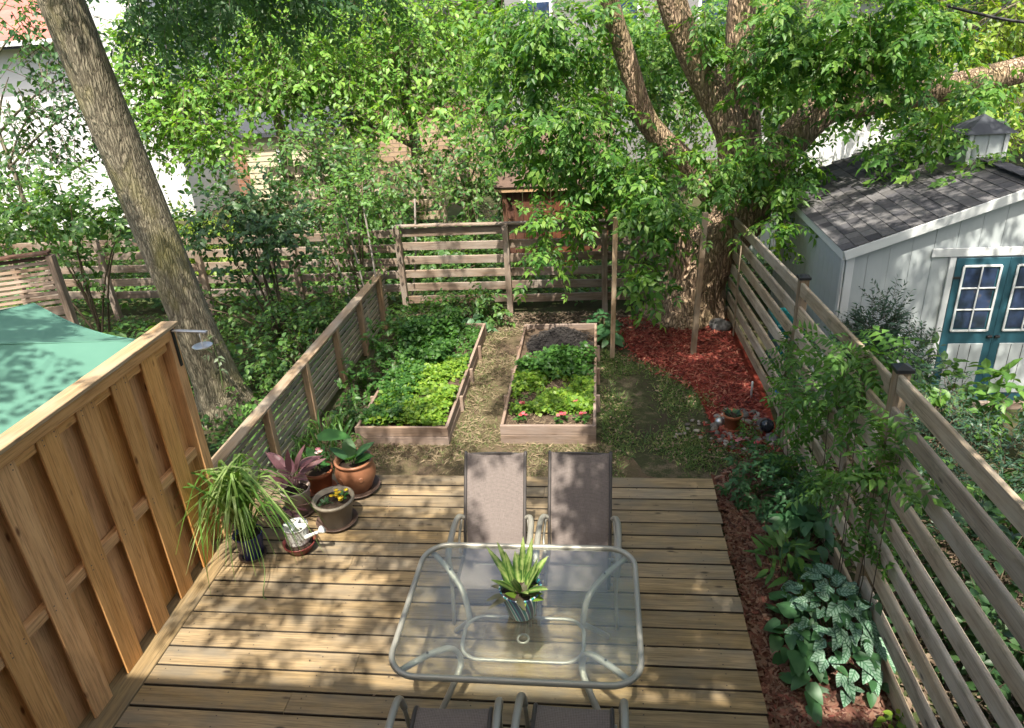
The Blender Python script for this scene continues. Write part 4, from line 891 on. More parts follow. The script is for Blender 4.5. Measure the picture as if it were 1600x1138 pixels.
# oxblood bowl + watering can
t = thing('bowl_planter', 'low oxblood red bowl planter standing on the deck under the watering can', 'planter', (-2.84, 5.16, 0))
pot(t, -2.84, 5.16, 0, [(.09, 0), (.10, .01), (.15, .09), (.155, .105), (.145, .105), (.13, .08), (0, .08)], REDPOT, None, (.13, .083))
t = thing('watering_can', 'white speckled watering can with flared rose sitting in the red bowl', 'watering can', (-2.85, 5.17, .1))
part('body', lathe_me([(.105, 0), (.11, .02), (.105, .14), (.112, .17), (.118, .18), (.11, .18), (.098, .15), (.10, .03), (0, .03)], SPECK), t, T(-2.85, 5.17, .1))
bar('top_bridge', (-2.95, 5.17, .277), (-2.75, 5.17, .277), .05, .012, WHITEP, t); bar('handle', (-2.85, 5.07, .28), (-2.85, 5.27, .28), .025, .014, WHITEP, t)
tube('spout', [(-2.76, 5.14, .16), (-2.68, 5.11, .22), (-2.60, 5.09, .27)], [.024, .018, .014], WHITEP, t, 10, 4)
part('rose', lathe_me([(.012, 0), (.038, .05), (.038, .06), (0, .065)], WHITEP, 16), t, frame((.0, .3, 1), (0, 1, 0), (-2.60, 5.09, .262)) @ Matrix.Rotation(math.pi / 2, 4, 'Y') @ Matrix.Rotation(-.9, 4, 'X'))
# purple cordyline
t = thing('potted_plant', 'purple leaved cordyline in a pale pot beside the blade plant', 'potted plant', (-3.1, 5.78, 0), 'potted plants at the deck corner')
pot(t, -3.08, 5.75, 0, [(.10, 0), (.115, .02), (.145, .27), (.155, .29), (.14, .29), (.13, .24), (0, .24)], PALEPOT, .17, (.132, .25))
cl_me = [big_leaf_me(.30, .085, M_CORDY, .25), big_leaf_me(.26, .10, M_CORDY, .4), big_leaf_me(.34, .07, M_CORDY, .15)]
rosette(t, -3.08, 5.75, .27, 16, cl_me, (.35, 1.35), .03, stem=.006, stemmat=M_CORDY, h=(.02, .25)); rosette(t, -3.12, 5.6, .12, 12, [big_leaf_me(.16, .07, M_CORDY, .4)], (-.2, .5), .05, h=(.02, .08))
# terracotta with flowers
t = thing('potted_plant', 'plain terracotta pot with orange flower and one large arrow leaf', 'potted plant', (-3.0, 6.15, 0), 'potted plants at the deck corner')
pot(t, -2.98, 6.12, 0, [(.10, 0), (.11, .02), (.145, .22), (.155, .22), (.16, .27), (.145, .27), (.14, .23), (0, .23)], TERRA, .16, (.14, .235), TERRA)
rosette(t, -2.98, 6.12, .25, 9, [big_leaf_me(.16, .08, M_BIG, .3)], (.2, 1.0), .03, stem=.004, stemmat=GREENST, h=(.04, .16))
rosette(t, -2.98, 6.15, .25, 1, [big_leaf_me(.34, .17, M_BIG, .12, heart=1)], (.1, .15), .01, stem=.007, stemmat=GREENST, h=(.42, .45))
for i in range(5):
    me = lathe_me([(.004, 0), (.022, .02), (.03, .03), (.0, .02)], M_OFLOW if i < 3 else M_LPINK, 8); part('blossom', me, t, T(-2.93 + rnd.uniform(-.06, .06), 6.05 + rnd.uniform(-.05, .05), .4 + rnd.uniform(0, .12)))
# urn
t = thing('potted_plant', 'big round terracotta urn with broad green leaves at the deck corner', 'potted plant', (-2.58, 6.17, 0), 'potted plants at the deck corner')
pot(t, -2.58, 6.15, .012, [(.13, 0), (.15, .03), (.205, .16), (.215, .23), (.19, .31), (.185, .33), (.205, .35), (.205, .37), (.18, .37), (.165, .33), (.17, .28), (0, .28)], TERRAD, .23, (.165, .295))
for a in (-1.0, 1.2, 2.7, 4.2): part('medallion', lathe_me([(0, 0), (.03, 0), (.03, .008), (.02, .012), (.012, .008), (0, .014)], TERRAD, 14), t, T(-2.58 + .205 * math.cos(a), 6.15 + .205 * math.sin(a), .225) @ frame((0, 0, 1), (math.cos(a), math.sin(a), 0), (0, 0, 0)))
rosette(t, -2.60, 6.15, .31, 7, [big_leaf_me(.27, .12, M_HOSTA, .25), big_leaf_me(.24, .13, M_BIG, .3)], (.5, 1.25), .03, stem=.006, stemmat=GREENST, h=(.0, .1))
rosette(t, -2.6, 6.12, .3, 14, [big_leaf_me(.09, .02, M_GRASSY, .3)], (.2, 1.2), .05)
# grey planter
t = thing('potted_plant', 'grey glazed planter with yellow flowers and a small succulent', 'potted plant', (-2.62, 5.56, 0), 'potted plants at the deck corner')
pot(t, -2.62, 5.58, .012, [(.135, 0), (.145, .02), (.185, .24), (.205, .26), (.207, .285), (.18, .285), (.17, .23), (0, .23)], GREYPOT, .20, (.17, .24))
rosette(t, -2.69, 5.53, .255, 18, [big_leaf_me(.07, .018, M_HOSTA, .1)], (.2, 1.2), .012)
rosette(t, -2.56, 5.64, .255, 10, [big_leaf_me(.08, .03, M_BIG, .2)], (.2, 1.1), .02)
for i in range(11):
    me = lathe_me([(.004, 0), (.018, .008), (.024, .016), (.0, .014)], M_YFLOW, 8); part('blossom', me, t, T(-2.57 + rnd.uniform(-.05, .06), 5.58 + rnd.uniform(-.09, .14), .29 + rnd.uniform(0, .05)))
# table pot
t = thing('table_plant', 'green leafy plant in a striped teal and white pot on the glass table', 'potted plant', (-.56, 3.72, .73))
pot(t, -.56, 3.72, .727, [(.085, 0), (.095, .012), (.14, .215), (.146, .23), (.136, .23), (.128, .19), (0, .19)], STRIPE, None, (.13, .2))
vl = [big_leaf_me(.30, .062, VARIEG, .12), big_leaf_me(.24, .07, VARIEG, .25), big_leaf_me(.34, .055, VARIEG, .06), big_leaf_me(.18, .06, VARIEG, .4)]
rosette(t, -.56, 3.73, .93, 22, vl, (.75, 1.5), .045, scale=(.7, 1.05)); rosette(t, -.54, 3.66, .93, 7, [big_leaf_me(.1, .055, M_YEL, .3)], (.1, .9), .03)
rosette(t, -.6, 3.68, .93, 10, [big_leaf_me(.16, .045, leafmat('dry_leaf', [(.10, .09, .05), (.06, .06, .035)], .2), .5)], (.0, .9), .05)

# ------------------------------------------------------------------ ROCKS, POT AND ORBS BY THE FENCE
def rock_me(sd, mat):
    r_ = random.Random(sd); V = []; F = []; n, m = 8, 5; ph = [r_.uniform(0, 6) for _ in range(4)]
    V.append((0, 0, -.5))
    for j in range(1, m):
        for i in range(n):
            a = i / n * 6.283; b = -1.57 + j / m * 3.1416; q = 1 + .16 * math.sin(2 * a + ph[0]) + .12 * math.sin(3 * a + ph[1] + j) + r_.uniform(-.07, .07); V.append((q * math.cos(a) * math.cos(b) * .5, q * math.sin(a) * math.cos(b) * .5, math.sin(b) * .5))
    V.append((0, 0, .5)); top = len(V) - 1
    for i in range(n): F.append((0, 1 + (i + 1) % n, 1 + i)); F.append((top, top - n + i, top - n + (i + 1) % n))
    for j in range(m - 2):
        for i in range(n): F.append((1 + j * n + i, 1 + j * n + (i + 1) % n, 1 + (j + 1) * n + (i + 1) % n, 1 + (j + 1) * n + i))
    return mk(V, F, mat, True)
RM = [rock_me(i, ROCK) for i in range(6)]; RD = [rock_me(20 + i, DROCK) for i in range(3)]
def rock(x, y, s, me, label, group=None, sz=.6, zoff=.25):
    o = part('rock', me, None, T(x, y, GZ + .012 + s * sz * zoff) @ Matrix.Rotation(rnd.uniform(0, 6), 4, 'Z') @ Matrix.Diagonal((s, s * rnd.uniform(.7, .95), s * sz, 1))); return tag(o, label, 'rock', group)
pts = []
while len(pts) < 62:
    x, y = rnd.uniform(1.33, 2.02), rnd.uniform(7.25, 8.35)
    if math.hypot((x - 1.7) / .36, (y - 7.85) / .55) > 1 or math.hypot(x - 1.57, y - 7.9) < .13: continue
    if min([math.hypot(x - a, y - b) for a, b in pts] + [9]) < .062: continue
    pts.append((x, y)); rock(x, y, rnd.uniform(.07, .12), rnd.choice(RM), 'small rounded river stone in the ring around the small terracotta pot', 'river stones around the small terracotta pot')
for i in range(14): rock(rnd.uniform(.75, 1.35), rnd.uniform(7.6, 8.1), rnd.uniform(.045, .075), rnd.choice(RM[:3]), 'pale pebble lying on the lawn beside the stone ring', 'pale pebbles on the lawn', .5)
rock(1.96, 7.95, .24, RD[0], 'large dark rock in the stone ring against the fence'); rock(1.98, 7.62, .2, RD[1], 'dark rock at the near end of the stone ring by the fence'); rock(1.88, 11.05, .42, RD[2], 'big grey rock at the foot of the maple by the fence', None, .5)
rock(1.74, 8.18, .17, RD[1], 'dark rock just behind the small terracotta pot')
t = thing('flower_pot', 'small terracotta pot with grey green plant in a ring of stones', 'potted plant', (1.57, 7.9, GZ))
pot(t, 1.57, 7.9, GZ + .02, [(.07, 0), (.078, .01), (.105, .17), (.115, .17), (.12, .21), (.108, .21), (.10, .17), (0, .17)], TERRA, .12, (.10, .18), TERRA)
rosette(t, 1.57, 7.9, GZ + .2, 26, [big_leaf_me(.11, .028, M_YEW, .25), big_leaf_me(.08, .03, M_HOSTA, .2)], (.2, 1.3), .04)
o = part('glass_orb', lathe_me([(0, -.06)] + [(.06 * math.cos(b), .06 * math.sin(b)) for b in np.linspace(-1.4, 1.4, 10)] + [(0, .06)], STEEL, 20), None, T(1.43, 7.97, GZ + .07)); tag(o, 'small silver orb among stones left of the terracotta pot', 'orb')
o = part('garden_orb', lathe_me([(0, -.08)] + [(.085 * math.cos(b), .085 * math.sin(b)) for b in np.linspace(-1.4, 1.4, 10)] + [(0, .085)], plain('black_glass', (.02, .022, .03), .08, .6), 20), None, T(1.95, 7.78, GZ + .13)); tag(o, 'shiny black orb resting among dark rocks by the fence', 'orb')
flowers(1.6, 7.5, GZ + .02, M_LPINK, 'pale pink flowers in front of the stone ring by the fence', 6, .12, .07); flowers(1.75, 7.42, GZ + .02, M_PINK, 'deep pink flowers beside the pale pink ones by the fence', 4, .10, .06)
bush('small_plant', 'little green plant between the stones beside the terracotta pot', 'plant', [(1.72, 7.7, GZ + .1, .12, .12, .08, 26)], NEEDLE, M_VINE, 8, .12, .3, (.8, 1.3), 3)

# ------------------------------------------------------------------ PLANTS OF THE RIGHT BORDER
def clumpplant(name, label, x, y, rx, ry, n, mes, hz, stalk=.004, tilt=(-.35, .5), cat='plant'):
    t = thing(name, label, cat, (x, y, GZ))
    for i in range(n):
        a = i * 2.4 + rnd.uniform(-.3, .3); r = math.sqrt((i + .5) / n); px, py = x + rx * r * math.cos(a), y + ry * r * math.sin(a)
        z = GZ + hz * (1 - .75 * r * r) + rnd.uniform(-.03, .04); el_ = rnd.uniform(*tilt) - .35 * r
        a2 = a + rnd.gauss(0, .8); d = Vector((math.cos(a2) * rx, math.sin(a2) * ry - .06, 0)).normalized() * math.cos(el_) + Vector((0, 0, math.sin(el_)))
        part('leaf', rnd.choice(mes), t, frame(d, Vector((rnd.uniform(-.55, .55), -.2 + rnd.uniform(-.5, .5), 1)), (px, py, z)) @ Matrix.Scale(rnd.uniform(.75, 1.2), 4))
        if stalk and i % 2 == 0: tube('stalk', [(x + (px - x) * .3, y + (py - y) * .3, GZ), (px * .8 + x * .2, py * .8 + y * .2, GZ + (z - GZ) * .7), (px, py, z)], stalk, GREENST, t, 4, 2)
    return t
bm = [big_leaf_me(.12, .095, BRUN, .3, .22, 8, heart=1), big_leaf_me(.13, .09, BRUN, .4, .2, 8, heart=1), big_leaf_me(.10, .08, BRUN, .2, .28, 8, heart=1), big_leaf_me(.095, .075, M_HOSTA, .3, .25, 8, heart=1)]
gm = [big_leaf_me(.17, .12, M_HOSTA, .3, .12, 8, heart=1), big_leaf_me(.14, .10, M_HOSTA, .2, .15, 8, heart=1)]
clumpplant('brunnera_plant', 'silver leaved plant with dark green veins in front of the slat fence', 1.83, 4.58, .34, .66, 190, bm, .46, .003, (-.3, .6))
clumpplant('green_leaf_plant', 'broad plain green leaves along the near left edge of the silver plant', 1.50, 4.45, .14, .6, 40, gm, .24)
clumpplant('hosta_plant', 'dark green heart leaved plant behind the silver leaved plant', 1.85, 5.65, .26, .38, 46, gm, .42)
lm = [big_leaf_me(.2, .05, M_VINE, .25), big_leaf_me(.16, .045, M_SHRUB, .2)]
clumpplant('lance_leaf_plant', 'lance leaved green clump between heart leaved and silver plants', 1.60, 5.25, .2, .3, 54, lm, .4, .003, (.1, .9))
bush('bleeding_heart', 'loose ferny green plant at the mulch edge by deck corner', 'plant', [(1.62, 6.45, GZ + .28, .3, .36, .2, 46), (1.86, 6.15, GZ + .34, .2, .25, .2, 26)], COMP3, M_HOSTA, 6, .22, .3, (.6, 1.0), 8)
bush('bleeding_heart', 'ferny green plant close under the slat fence near the stones', 'plant', [(1.9, 6.85, GZ + .22, .15, .25, .18, 26)], COMP3, M_VINE, 6, .2, .3, (.6, 1.0), 5)
clumpplant('yellow_plant', 'small yellow green plant at the near end of the border', 2.0, 3.72, .1, .12, 26, [big_leaf_me(.06, .04, M_YEL, .2)], .16, .003)
clumpplant('grassy_tuft', 'drooping dark grassy tuft left of the slat fence by the pink flowers', 1.75, 7.12, .2, .16, 40, [blade_me(.42, .012, .12, M_LITTER), blade_me(.35, .012, .15, M_SHRUB)], .1, 0, (0, .5))

def vine(label, clumps, n_near=0):
    t = thing('climbing_vine', label, 'vine', (2.03, clumps[0][1], GZ), 'green vines climbing the slat fence')
    crown(t, [(*c[:6], int(c[6] * .55)) for c in clumps], PINN, M_VINE, 5, .3, .4, (.6, 1.45), n_near, None, .003)
    for i, c in enumerate(clumps):
        tube('stem', [(2.03, c[1] + rnd.uniform(-.25, .25), GZ), (2.02, c[1] + rnd.uniform(-.15, .15), (GZ + c[2]) / 2), (1.99, c[1], c[2])], [.005, .004, .003], TWIG, t, 6, 4)
vine('leafy vine over the slat fence before the black capped post', [(2.05, 5.6, 1.62, .15, .28, .2, 32), (2.1, 5.3, 1.85, .12, .2, .16, 18), (2.05, 5.9, 1.2, .12, .28, .2, 18), (2.0, 5.75, .8, .11, .26, .2, 13)], 90)
vine('vine hanging on the near slats below the black capped post', [(2.02, 4.45, 1.55, .10, .2, .16, 14), (2.0, 4.7, 1.25, .11, .22, .22, 20), (1.98, 4.75, .8, .1, .2, .18, 12), (2.0, 5.1, .6, .1, .2, .16, 9)], 90)
vine('vine low on the slats above the stone ring', [(2.02, 6.7, .55, .1, .25, .2, 16), (2.0, 6.35, .2, .1, .22, .16, 10), (2.02, 6.3, .95, .1, .2, .16, 9)], 50)
vine('small bright vine on the post below its cap near the shed', [(2.05, 7.4, 1.1, .08, .14, .28, 16), (2.05, 7.2, .8, .08, .16, .2, 12)], 30)

# ------------------------------------------------------------------ BEYOND THE RIGHT FENCE
bush('yew_shrub', 'dark feathery yew growing against the white shed front', 'shrub', [(2.98, 7.95, .55, .40, .3, .5, 280), (3.05, 7.85, 1.0, .26, .22, .3, 170), (3.42, 7.75, .5, .3, .3, .45, 180)], NEEDLE, M_YEW, 14, .24, -.2, (.8, 1.5), 8)
bush('yew_shrub', 'spreading dark yew between the slat fence and shed doors', 'shrub', [(3.35, 6.9, .3, .5, .5, .4, 170), (3.75, 6.2, .25, .5, .5, .4, 150), (3.0, 6.0, .15, .45, .6, .4, 130)], NEEDLE, M_YEW, 14, .26, -.1, (.8, 1.4), 10)
bush('leafy_shrub', 'broad leaved green shrub in front of the shed doors', 'shrub', [(3.85, 7.6, .45, .3, .2, .3, 26), (4.3, 7.4, .35, .3, .3, .3, 22)], BROAD, M_VINE, 7, .3, .1, (1.0, 1.8), 8, None, (4.0, 7.5, GZ), 40)
bush('leafy_shrub', 'dark mixed shrub close behind the near end of the slat fence', 'shrub', [(2.9, 4.6, .4, .45, .7, .5, 120), (3.1, 3.4, .5, .5, .7, .5, 120)], BROAD, M_DARK, 8, .35, .2, (.7, 1.3), 10)
bush('leafy_shrub', 'low green shrub at the right edge below the shed', 'shrub', [(4.2, 5.6, .15, .6, .6, .4, 90), (4.6, 6.7, .1, .5, .5, .3, 60)], BROAD, M_SHRUB, 8, .35, .2, (.7, 1.4), 8)
def crumple(name, label, cat, x, y, z, s, mat, seed):
    r_ = random.Random(seed); me = rock_me(seed, mat); 
    for v in me.vertices: v.co *= 1 + r_.uniform(-.22, .22)
    tag(part(name, me, None, T(x, y, z) @ Matrix.Rotation(r_.uniform(0, 6), 4, 'Z') @ Matrix.Diagonal((*s, 1))), label, cat)
crumple('tarp', 'crumpled bright blue tarp behind the slat fence by the red mulch', 'tarp', 2.42, 8.75, GZ + .14, (.32, .55, .3), BLUET, 3)
crumple('plastic_bag', 'light blue plastic bag behind the slat fence below the shed wall', 'bag', 2.48, 8.15, GZ + .38, (.25, .35, .28), LBAG, 4)
crumple('plastic_bag', 'white plastic bag leaning behind the slat fence beside the shed', 'bag', 2.52, 7.95, GZ + .72, (.2, .3, .5), WBAG, 5)
crumple('plastic_bag', 'second white bag standing behind the slat fence nearer the post', 'bag', 2.5, 8.75, GZ + .62, (.2, .25, .36), WBAG, 8)
tot = thing('storage_bin', 'teal plastic storage bin behind the slat fence by the shed wall', 'bin', (2.5, 9.45, GZ))
part('body', box_me(.35, .6, .8, TEALT, .03), tot, T(2.5, 9.45, GZ + .4)); part('lid', box_me(.4, .65, .05, TEALT, .012), tot, T(2.5, 9.45, GZ + .83))
crumple('garden_hose', 'dark bundled hose on the ground behind the slat fence', 'hose', 2.42, 7.5, GZ + .14, (.3, .5, .3), DROCK, 9)
wf = thing('white_fence', 'white board fence far back beyond the shed roof', 'fence', (3.6, 14.2, GZ))
for k in range(15): bar('board', (2.4 + k * .2, 14.4, GZ), (2.4 + k * .2, 14.4, 2.15), .17, .02, WHITEP, wf, (0, -1, 0), .003)
bar('rail', (2.3, 14.43, 1.7), (5.4, 14.43, 1.7), .09, .04, WHITEP, wf, (0, -1, 0))

# ------------------------------------------------------------------ LEFT GARDEN TREE (straight grey trunk)
lt_ = thing('ash_tree', 'tree with tall grey trunk rising past the cedar fence end', 'tree', (-5.2, 8.25, GZ))
tp = spline([(-5.16, 8.3, GZ - .05), (-5.2, 8.28, .2), (-5.28, 8.2, 1.2), (-5.4, 8.1, 2.6), (-5.5, 7.95, 4.0), (-5.55, 7.8, 5.4), (-5.5, 7.5, 7.0)], 9)
V, F = tube_geo(tp, lerp_list([.46, .31, .25, .243, .228, .22, .18], len(tp)), 28, True, .035, 3); part('trunk', mk(V, F, BARK1, True), lt_)
for a, b, c in (((-5.55, 7.8, 5.4), (-4.6, 6.6, 6.4), (-3.2, 5.0, 7.2)), ((-5.52, 7.6, 6.2), (-4.2, 7.2, 6.6), (-2.6, 6.8, 7.0)), ((-5.5, 7.5, 6.8), (-6.4, 7.0, 7.6), (-7.8, 6.0, 8.2)), ((-5.54, 7.9, 5.0), (-4.9, 8.3, 5.4), (-4.0, 8.6, 5.4)), ((-5.5, 7.5, 6.9), (-4.4, 4.6, 7.8), (-3.2, 2.2, 8.0))):
    tube('limb', [a, b, c], [.12, .08, .035], BARK1, lt_, 10, 5, .04)
tube('ivy_sprig', [(-4.98, 8.05, 1.0), (-4.93, 8.0, .6), (-4.96, 7.98, .2)], .006, GREENST, lt_, 5, 3)
crown(lt_, [(-4.95, 7.95, .75, .07, .05, .25, 6)], LEAF, leafmat('ivy_pale', [(.16, .22, .12), (.22, .28, .17)], .3), 4, .12, .3, (.7, 1.1), 0, None, 0)
hang = [(-4.3, 8.4, 4.95, .9, .7, .36, 56), (-2.9, 8.2, 5.0, .9, .8, .36, 56), (-3.6, 7.2, 5.1, .9, .8, .35, 46), (-4.9, 8.9, 4.7, .35, .4, .3, 16)]
high = [(-4.6, 5.4, 7.4, 1.5, 1.2, .8, 30), (-6.8, 6.2, 7.6, 1.8, 1.4, .9, 40), (-8.5, 7.2, 7.4, 1.5, 1.2, .8, 26), (-2.9, 3.4, 7.6, .9, .8, .6, 26), (-2.4, 1.4, 7.6, 1.2, .9, .5, 25), (-1.0, 1.4, 7.6, 1.0, 1.0, .4, 25), (-1.8, .1, 7.4, 1.4, .5, .4, 9), (-1.0, 5.4, 7.2, .5, 1.2, .5, 16), (-3.5, 6.6, 7.0, .8, .7, .5, 24), (-2.2, 7.6, 7.4, .8, .7, .5, 16), (-6.0, 3.2, 7.8, 1.4, 1.0, .7, 50)]  # 'high': unseen upper crown, clumps placed to shape dapples on deck and beds
crown(lt_, hang, COMP5, M_ASH, 7, .45, .8, (.75, 1.1), 160, None, .004)
crown(lt_, high, COMP5, M_ASH, 8, .6, .5, (1.3, 2.0), 0, None, .006)

# ------------------------------------------------------------------ BIG MAPLE
mp_ = thing('maple_tree', 'big old maple with thick furrowed forked trunk in the back corner', 'tree', (1.5, 11.75, GZ))
def limb(name, P, R, sides=18, m=7, noise=.05, seed=0): return tube(name, P, R, BARK2, mp_, sides, m, noise, seed)
tp = spline([(1.42, 11.72, GZ - .1), (1.45, 11.72, -.08), (1.55, 11.75, .35), (1.8, 11.8, .8), (2.15, 11.85, 1.3), (2.4, 11.9, 1.75)], 8)
V, F = tube_geo(tp, lerp_list([.82, .60, .50, .46, .45, .40], len(tp)), 36, True, .07, 5); part('trunk', mk(V, F, BARK2, True), mp_)
limb('limb', [(2.2, 11.85, 1.4), (2.12, 11.8, 2.1), (1.95, 11.75, 2.7), (1.5, 11.7, 3.5), (1.05, 11.6, 4.4), (.7, 11.4, 5.6), (.4, 10.8, 7.2)], [.36, .3, .24, .22, .2, .17, .1], seed=1)
limb('limb', [(2.3, 11.9, 1.6), (2.22, 11.95, 2.4), (2.14, 12.0, 3.2), (2.05, 12.0, 4.4), (2.2, 11.6, 6.4)], [.34, .27, .24, .2, .12], seed=2)
limb('limb', [(2.45, 11.9, 1.7), (2.9, 11.95, 2.45), (3.4, 12.0, 2.95), (4.0, 12.0, 3.6), (4.15, 12.0, 3.8)], [.36, .27, .25, .22, .18], seed=3)
limb('limb', [(3.3, 12.0, 2.85), (3.8, 12.1, 2.9), (4.7, 12.0, 3.05), (5.9, 11.8, 3.3), (7.4, 11.5, 3.7)], [.2, .19, .19, .18, .12], seed=4)
limb('limb', [(2.1, 11.95, 1.3), (1.5, 12.2, 2.0), (.75, 12.1, 2.8), (.38, 11.9, 3.8), (.1, 11.6, 4.7), (-.3, 11.0, 6.4)], [.22, .2, .17, .155, .14, .08], seed=6)
limb('stump', [(1.35, 11.55, .1), (1.26, 11.5, .65), (1.22, 11.45, 1.22)], [.2, .16, .165], seed=7)
part('burl', rock_me(77, BARK2), mp_, T(4.1, 11.9, 3.72) @ Matrix.Diagonal((.62, .6, .55, 1)))
limb('limb', [(.6, 11.1, 6.0), (1.0, 8.5, 6.7), (1.2, 5.5, 7.0), (1.2, 2.5, 7.0)], [.15, .12, .08, .03], 10, 5); limb('limb', [(2.15, 11.7, 6.0), (2.6, 9.0, 6.6), (3.0, 6.0, 7.0), (3.0, 3.0, 7.0)], [.14, .1, .07, .03], 10, 5)
vis = [
    (-0.69, 11.20, 4.13, .75, .6, .75, 80), (-1.36, 11.60, 4.33, .5, .6, .6, 46), (-0.44, 10.90, 3.03, .7, .5, .6, 74), (-1.69, 11.80, 3.05, .35, .4, .3, 14), (-0.95, 11.60, 2.55, .4, .4, .25, 20),
    (0.01, 10.90, 2.29, .45, .35, .35, 38), (0.66, 13.20, 3.99, .6, .4, .6, 44), (1.61, 13.40, 3.93, .6, .4, .6, 46), (2.80, 13.20, 3.87, .6, .4, .6, 46), (3.14, 13.00, 2.99, .4, .3, .4, 28),
    (0.77, 13.00, 3.12, .3, .3, .3, 18), (4.07, 13.20, 3.22, .5, .4, .4, 30), (0.64, 10.60, 2.50, .45, .4, .32, 36), (0.76, 10.20, 2.04, .34, .35, .34, 38), (0.55, 10.10, 1.11, .15, .2, .26, 14),
    (-0.60, 10.60, 1.72, .24, .3, .3, 19), (-0.86, 10.60, 1.29, .13, .2, .12, 5), (1.70, 10.90, 2.40, .30, .3, .20, 24), (2.26, 10.90, 2.56, .32, .3, .20, 24), (2.62, 10.60, 2.20, .2, .2, .20, 10),
    (2.89, 11.20, 2.30, .25, .25, .22, 14), (2.11, 11.20, 3.84, .24, .25, .34, 20), (3.08, 10.90, 3.68, .4, .35, .38, 34), (3.25, 10.60, 4.14, .55, .4, .4, 40), (3.91, 10.50, 4.10, .5, .4, .35, 34),
    (2.56, 11.00, 4.22, .4, .35, .3, 24), (1.43, 11.30, 4.36, .2, .3, .2, 8), (4.12, 11.00, 3.46, .35, .3, .3, 18), (4.23, 10.00, 2.88, .4, .35, .16, 15), (4.48, 9.60, 2.48, .16, .16, .10, 5),
    (3.87, 10.40, 2.69, .35, .3, .14, 11), (5.22, 11.20, 3.22, .4, .35, .25, 14), (2.39, 9.90, 1.71, .12, .12, .16, 5), (2.90, 9.70, 1.79, .09, .1, .08, 2)]
crown(mp_, vis, COMP5, M_MAPLE, 6, .45, .85, (.7, 1.75), 300, COMP5L, .004)
hi = [(.9, 1.2, 6.9, .8, 1.1, .5, 110), (.6, 2.8, 6.8, .8, .8, .5, 80), (1.9, 2.2, 6.9, .8, 1.2, .6, 56), (1.2, 4.4, 6.8, 1.1, 1.0, .6, 110), (1.3, 6.0, 6.9, 1.2, 1.0, .6, 88), (1.3, 8.0, 6.6, 1.3, 1.0, .7, 22), (2.6, 4.6, 7.0, .9, 1.2, .6, 60), (3.9, 5.0, 7.0, 1.4, .8, .6, 62), (4.4, 7.0, 7.2, 1.4, 1.0, .7, 50), (2.8, 8.4, 7.0, 1.2, 1.0, .7, 20), (3.2, 2.0, 7.0, 1.0, 1.4, .6, 22), (0, 9.4, 6.6, 1.0, .8, .6, 8), (2.0, 10.6, 7.0, 1.6, 1.0, .8, 26), (4.4, 10.5, 7.0, 1.4, 1.2, .8, 40)]  # unseen overhead crown, clumps positioned for the shade they cast below
crown(mp_, hi, COMP5, M_MAPLE, 8, .55, .5, (1.2, 1.8), 0, None, .006)

# ------------------------------------------------------------------ PLANTS ALONG THE BACK FENCE
bush('leafy_bush', 'dense dark green bush against the back fence behind left bed', 'bush', [(-2.1, 11.4, .1, .42, .25, .36, 60), (-1.85, 11.3, -.02, .25, .2, .26, 24)], LEAF, M_SHRUB, 8, .22, .5, (.7, 1.15), 8, None, None, 60)
bush('leafy_bush', 'lighter green bush in the back corner beside the left bed', 'bush', [(-2.75, 11.35, .0, .35, .25, .32, 50), (-3.2, 11.0, -.02, .25, .3, .3, 40)], BROAD, M_VINE, 8, .2, .3, (.6, 1.0), 8)
bush('garden_shrub', 'tall leafy green plant spilling over the left edge of the left bed', 'bush', [(-3.2, 9.7, .15, .3, .55, .36, 90), (-3.35, 8.7, .0, .22, .4, .3, 50), (-2.8, 10.4, .15, .4, .4, .3, 70)], BROAD, M_BEDD, 8, .2, .3, (.5, .95), 10)
clumpplant('hosta_plant', 'blue green hosta at the far side of the right raised bed', -.02, 11.05, .26, .2, 26, gm, .3, .005)
clumpplant('hosta_plant', 'blue green hosta at the foot of the dark back bush', -2.15, 11.05, .28, .15, 22, gm, .24, .005)
clumpplant('hosta_plant', 'blue green leaves beside the slim pole near the right bed', .12, 10.55, .16, .25, 18, gm, .26, .005)
clumpplant('strappy_plant', 'strappy green leaves between the slat fence and left bed corner', -3.35, 7.3, .3, .4, 70, [blade_me(.5, .02, .25, M_VINE), blade_me(.42, .024, .3, M_SHRUB)], .12, 0, (.1, .6))
clumpplant('strappy_plant', 'strappy green leaves by the slat fence behind the pots', -3.4, 6.6, .2, .25, 40, [blade_me(.5, .02, .3, M_VINE)], .1, 0, (.1, .6))
bush('small_plant', 'small green weed by the near left corner of the left bed', 'plant', [(-3.25, 7.9, -.1, .2, .3, .16, 26)], BROAD, M_SHRUB, 6, .15, .2, (.5, .9), 4)

# ------------------------------------------------------------------ NEIGHBOURING LEFT YARD: shrubs
def shrub(label, clumps, mat, tm=BROAD, size=(.7, 1.3), base=None, k=8, L=.38, droop=.3, stems=7):
    return bush('shrub', label, 'shrub', clumps, tm, mat, k, L, droop, size, stems, 'shrubs in the left yard', base, 0, 'leaf', None, .02)
shrub('tall loose shrub left of the grey trunk, in front of the white house', [(-8.2, 10.6, 2.2, .8, .6, .6, 110), (-9.4, 10.6, 2.0, .8, .6, .7, 110), (-7.4, 10.6, 1.9, .6, .5, .45, 70), (-8.6, 10.3, 1.4, .7, .5, .35, 22)], M_SHRUB, base=(-8.5, 10.6, GZ))
shrub('dark spreading shrub right of the grey trunk', [(-5.6, 10.7, 2.0, .7, .5, .55, 100), (-4.9, 10.6, 1.7, .6, .5, .5, 80), (-6.2, 10.7, 1.8, .5, .4, .4, 50), (-5.5, 10.4, 1.2, .5, .4, .3, 16)], M_DARK, base=(-5.4, 10.8, GZ))
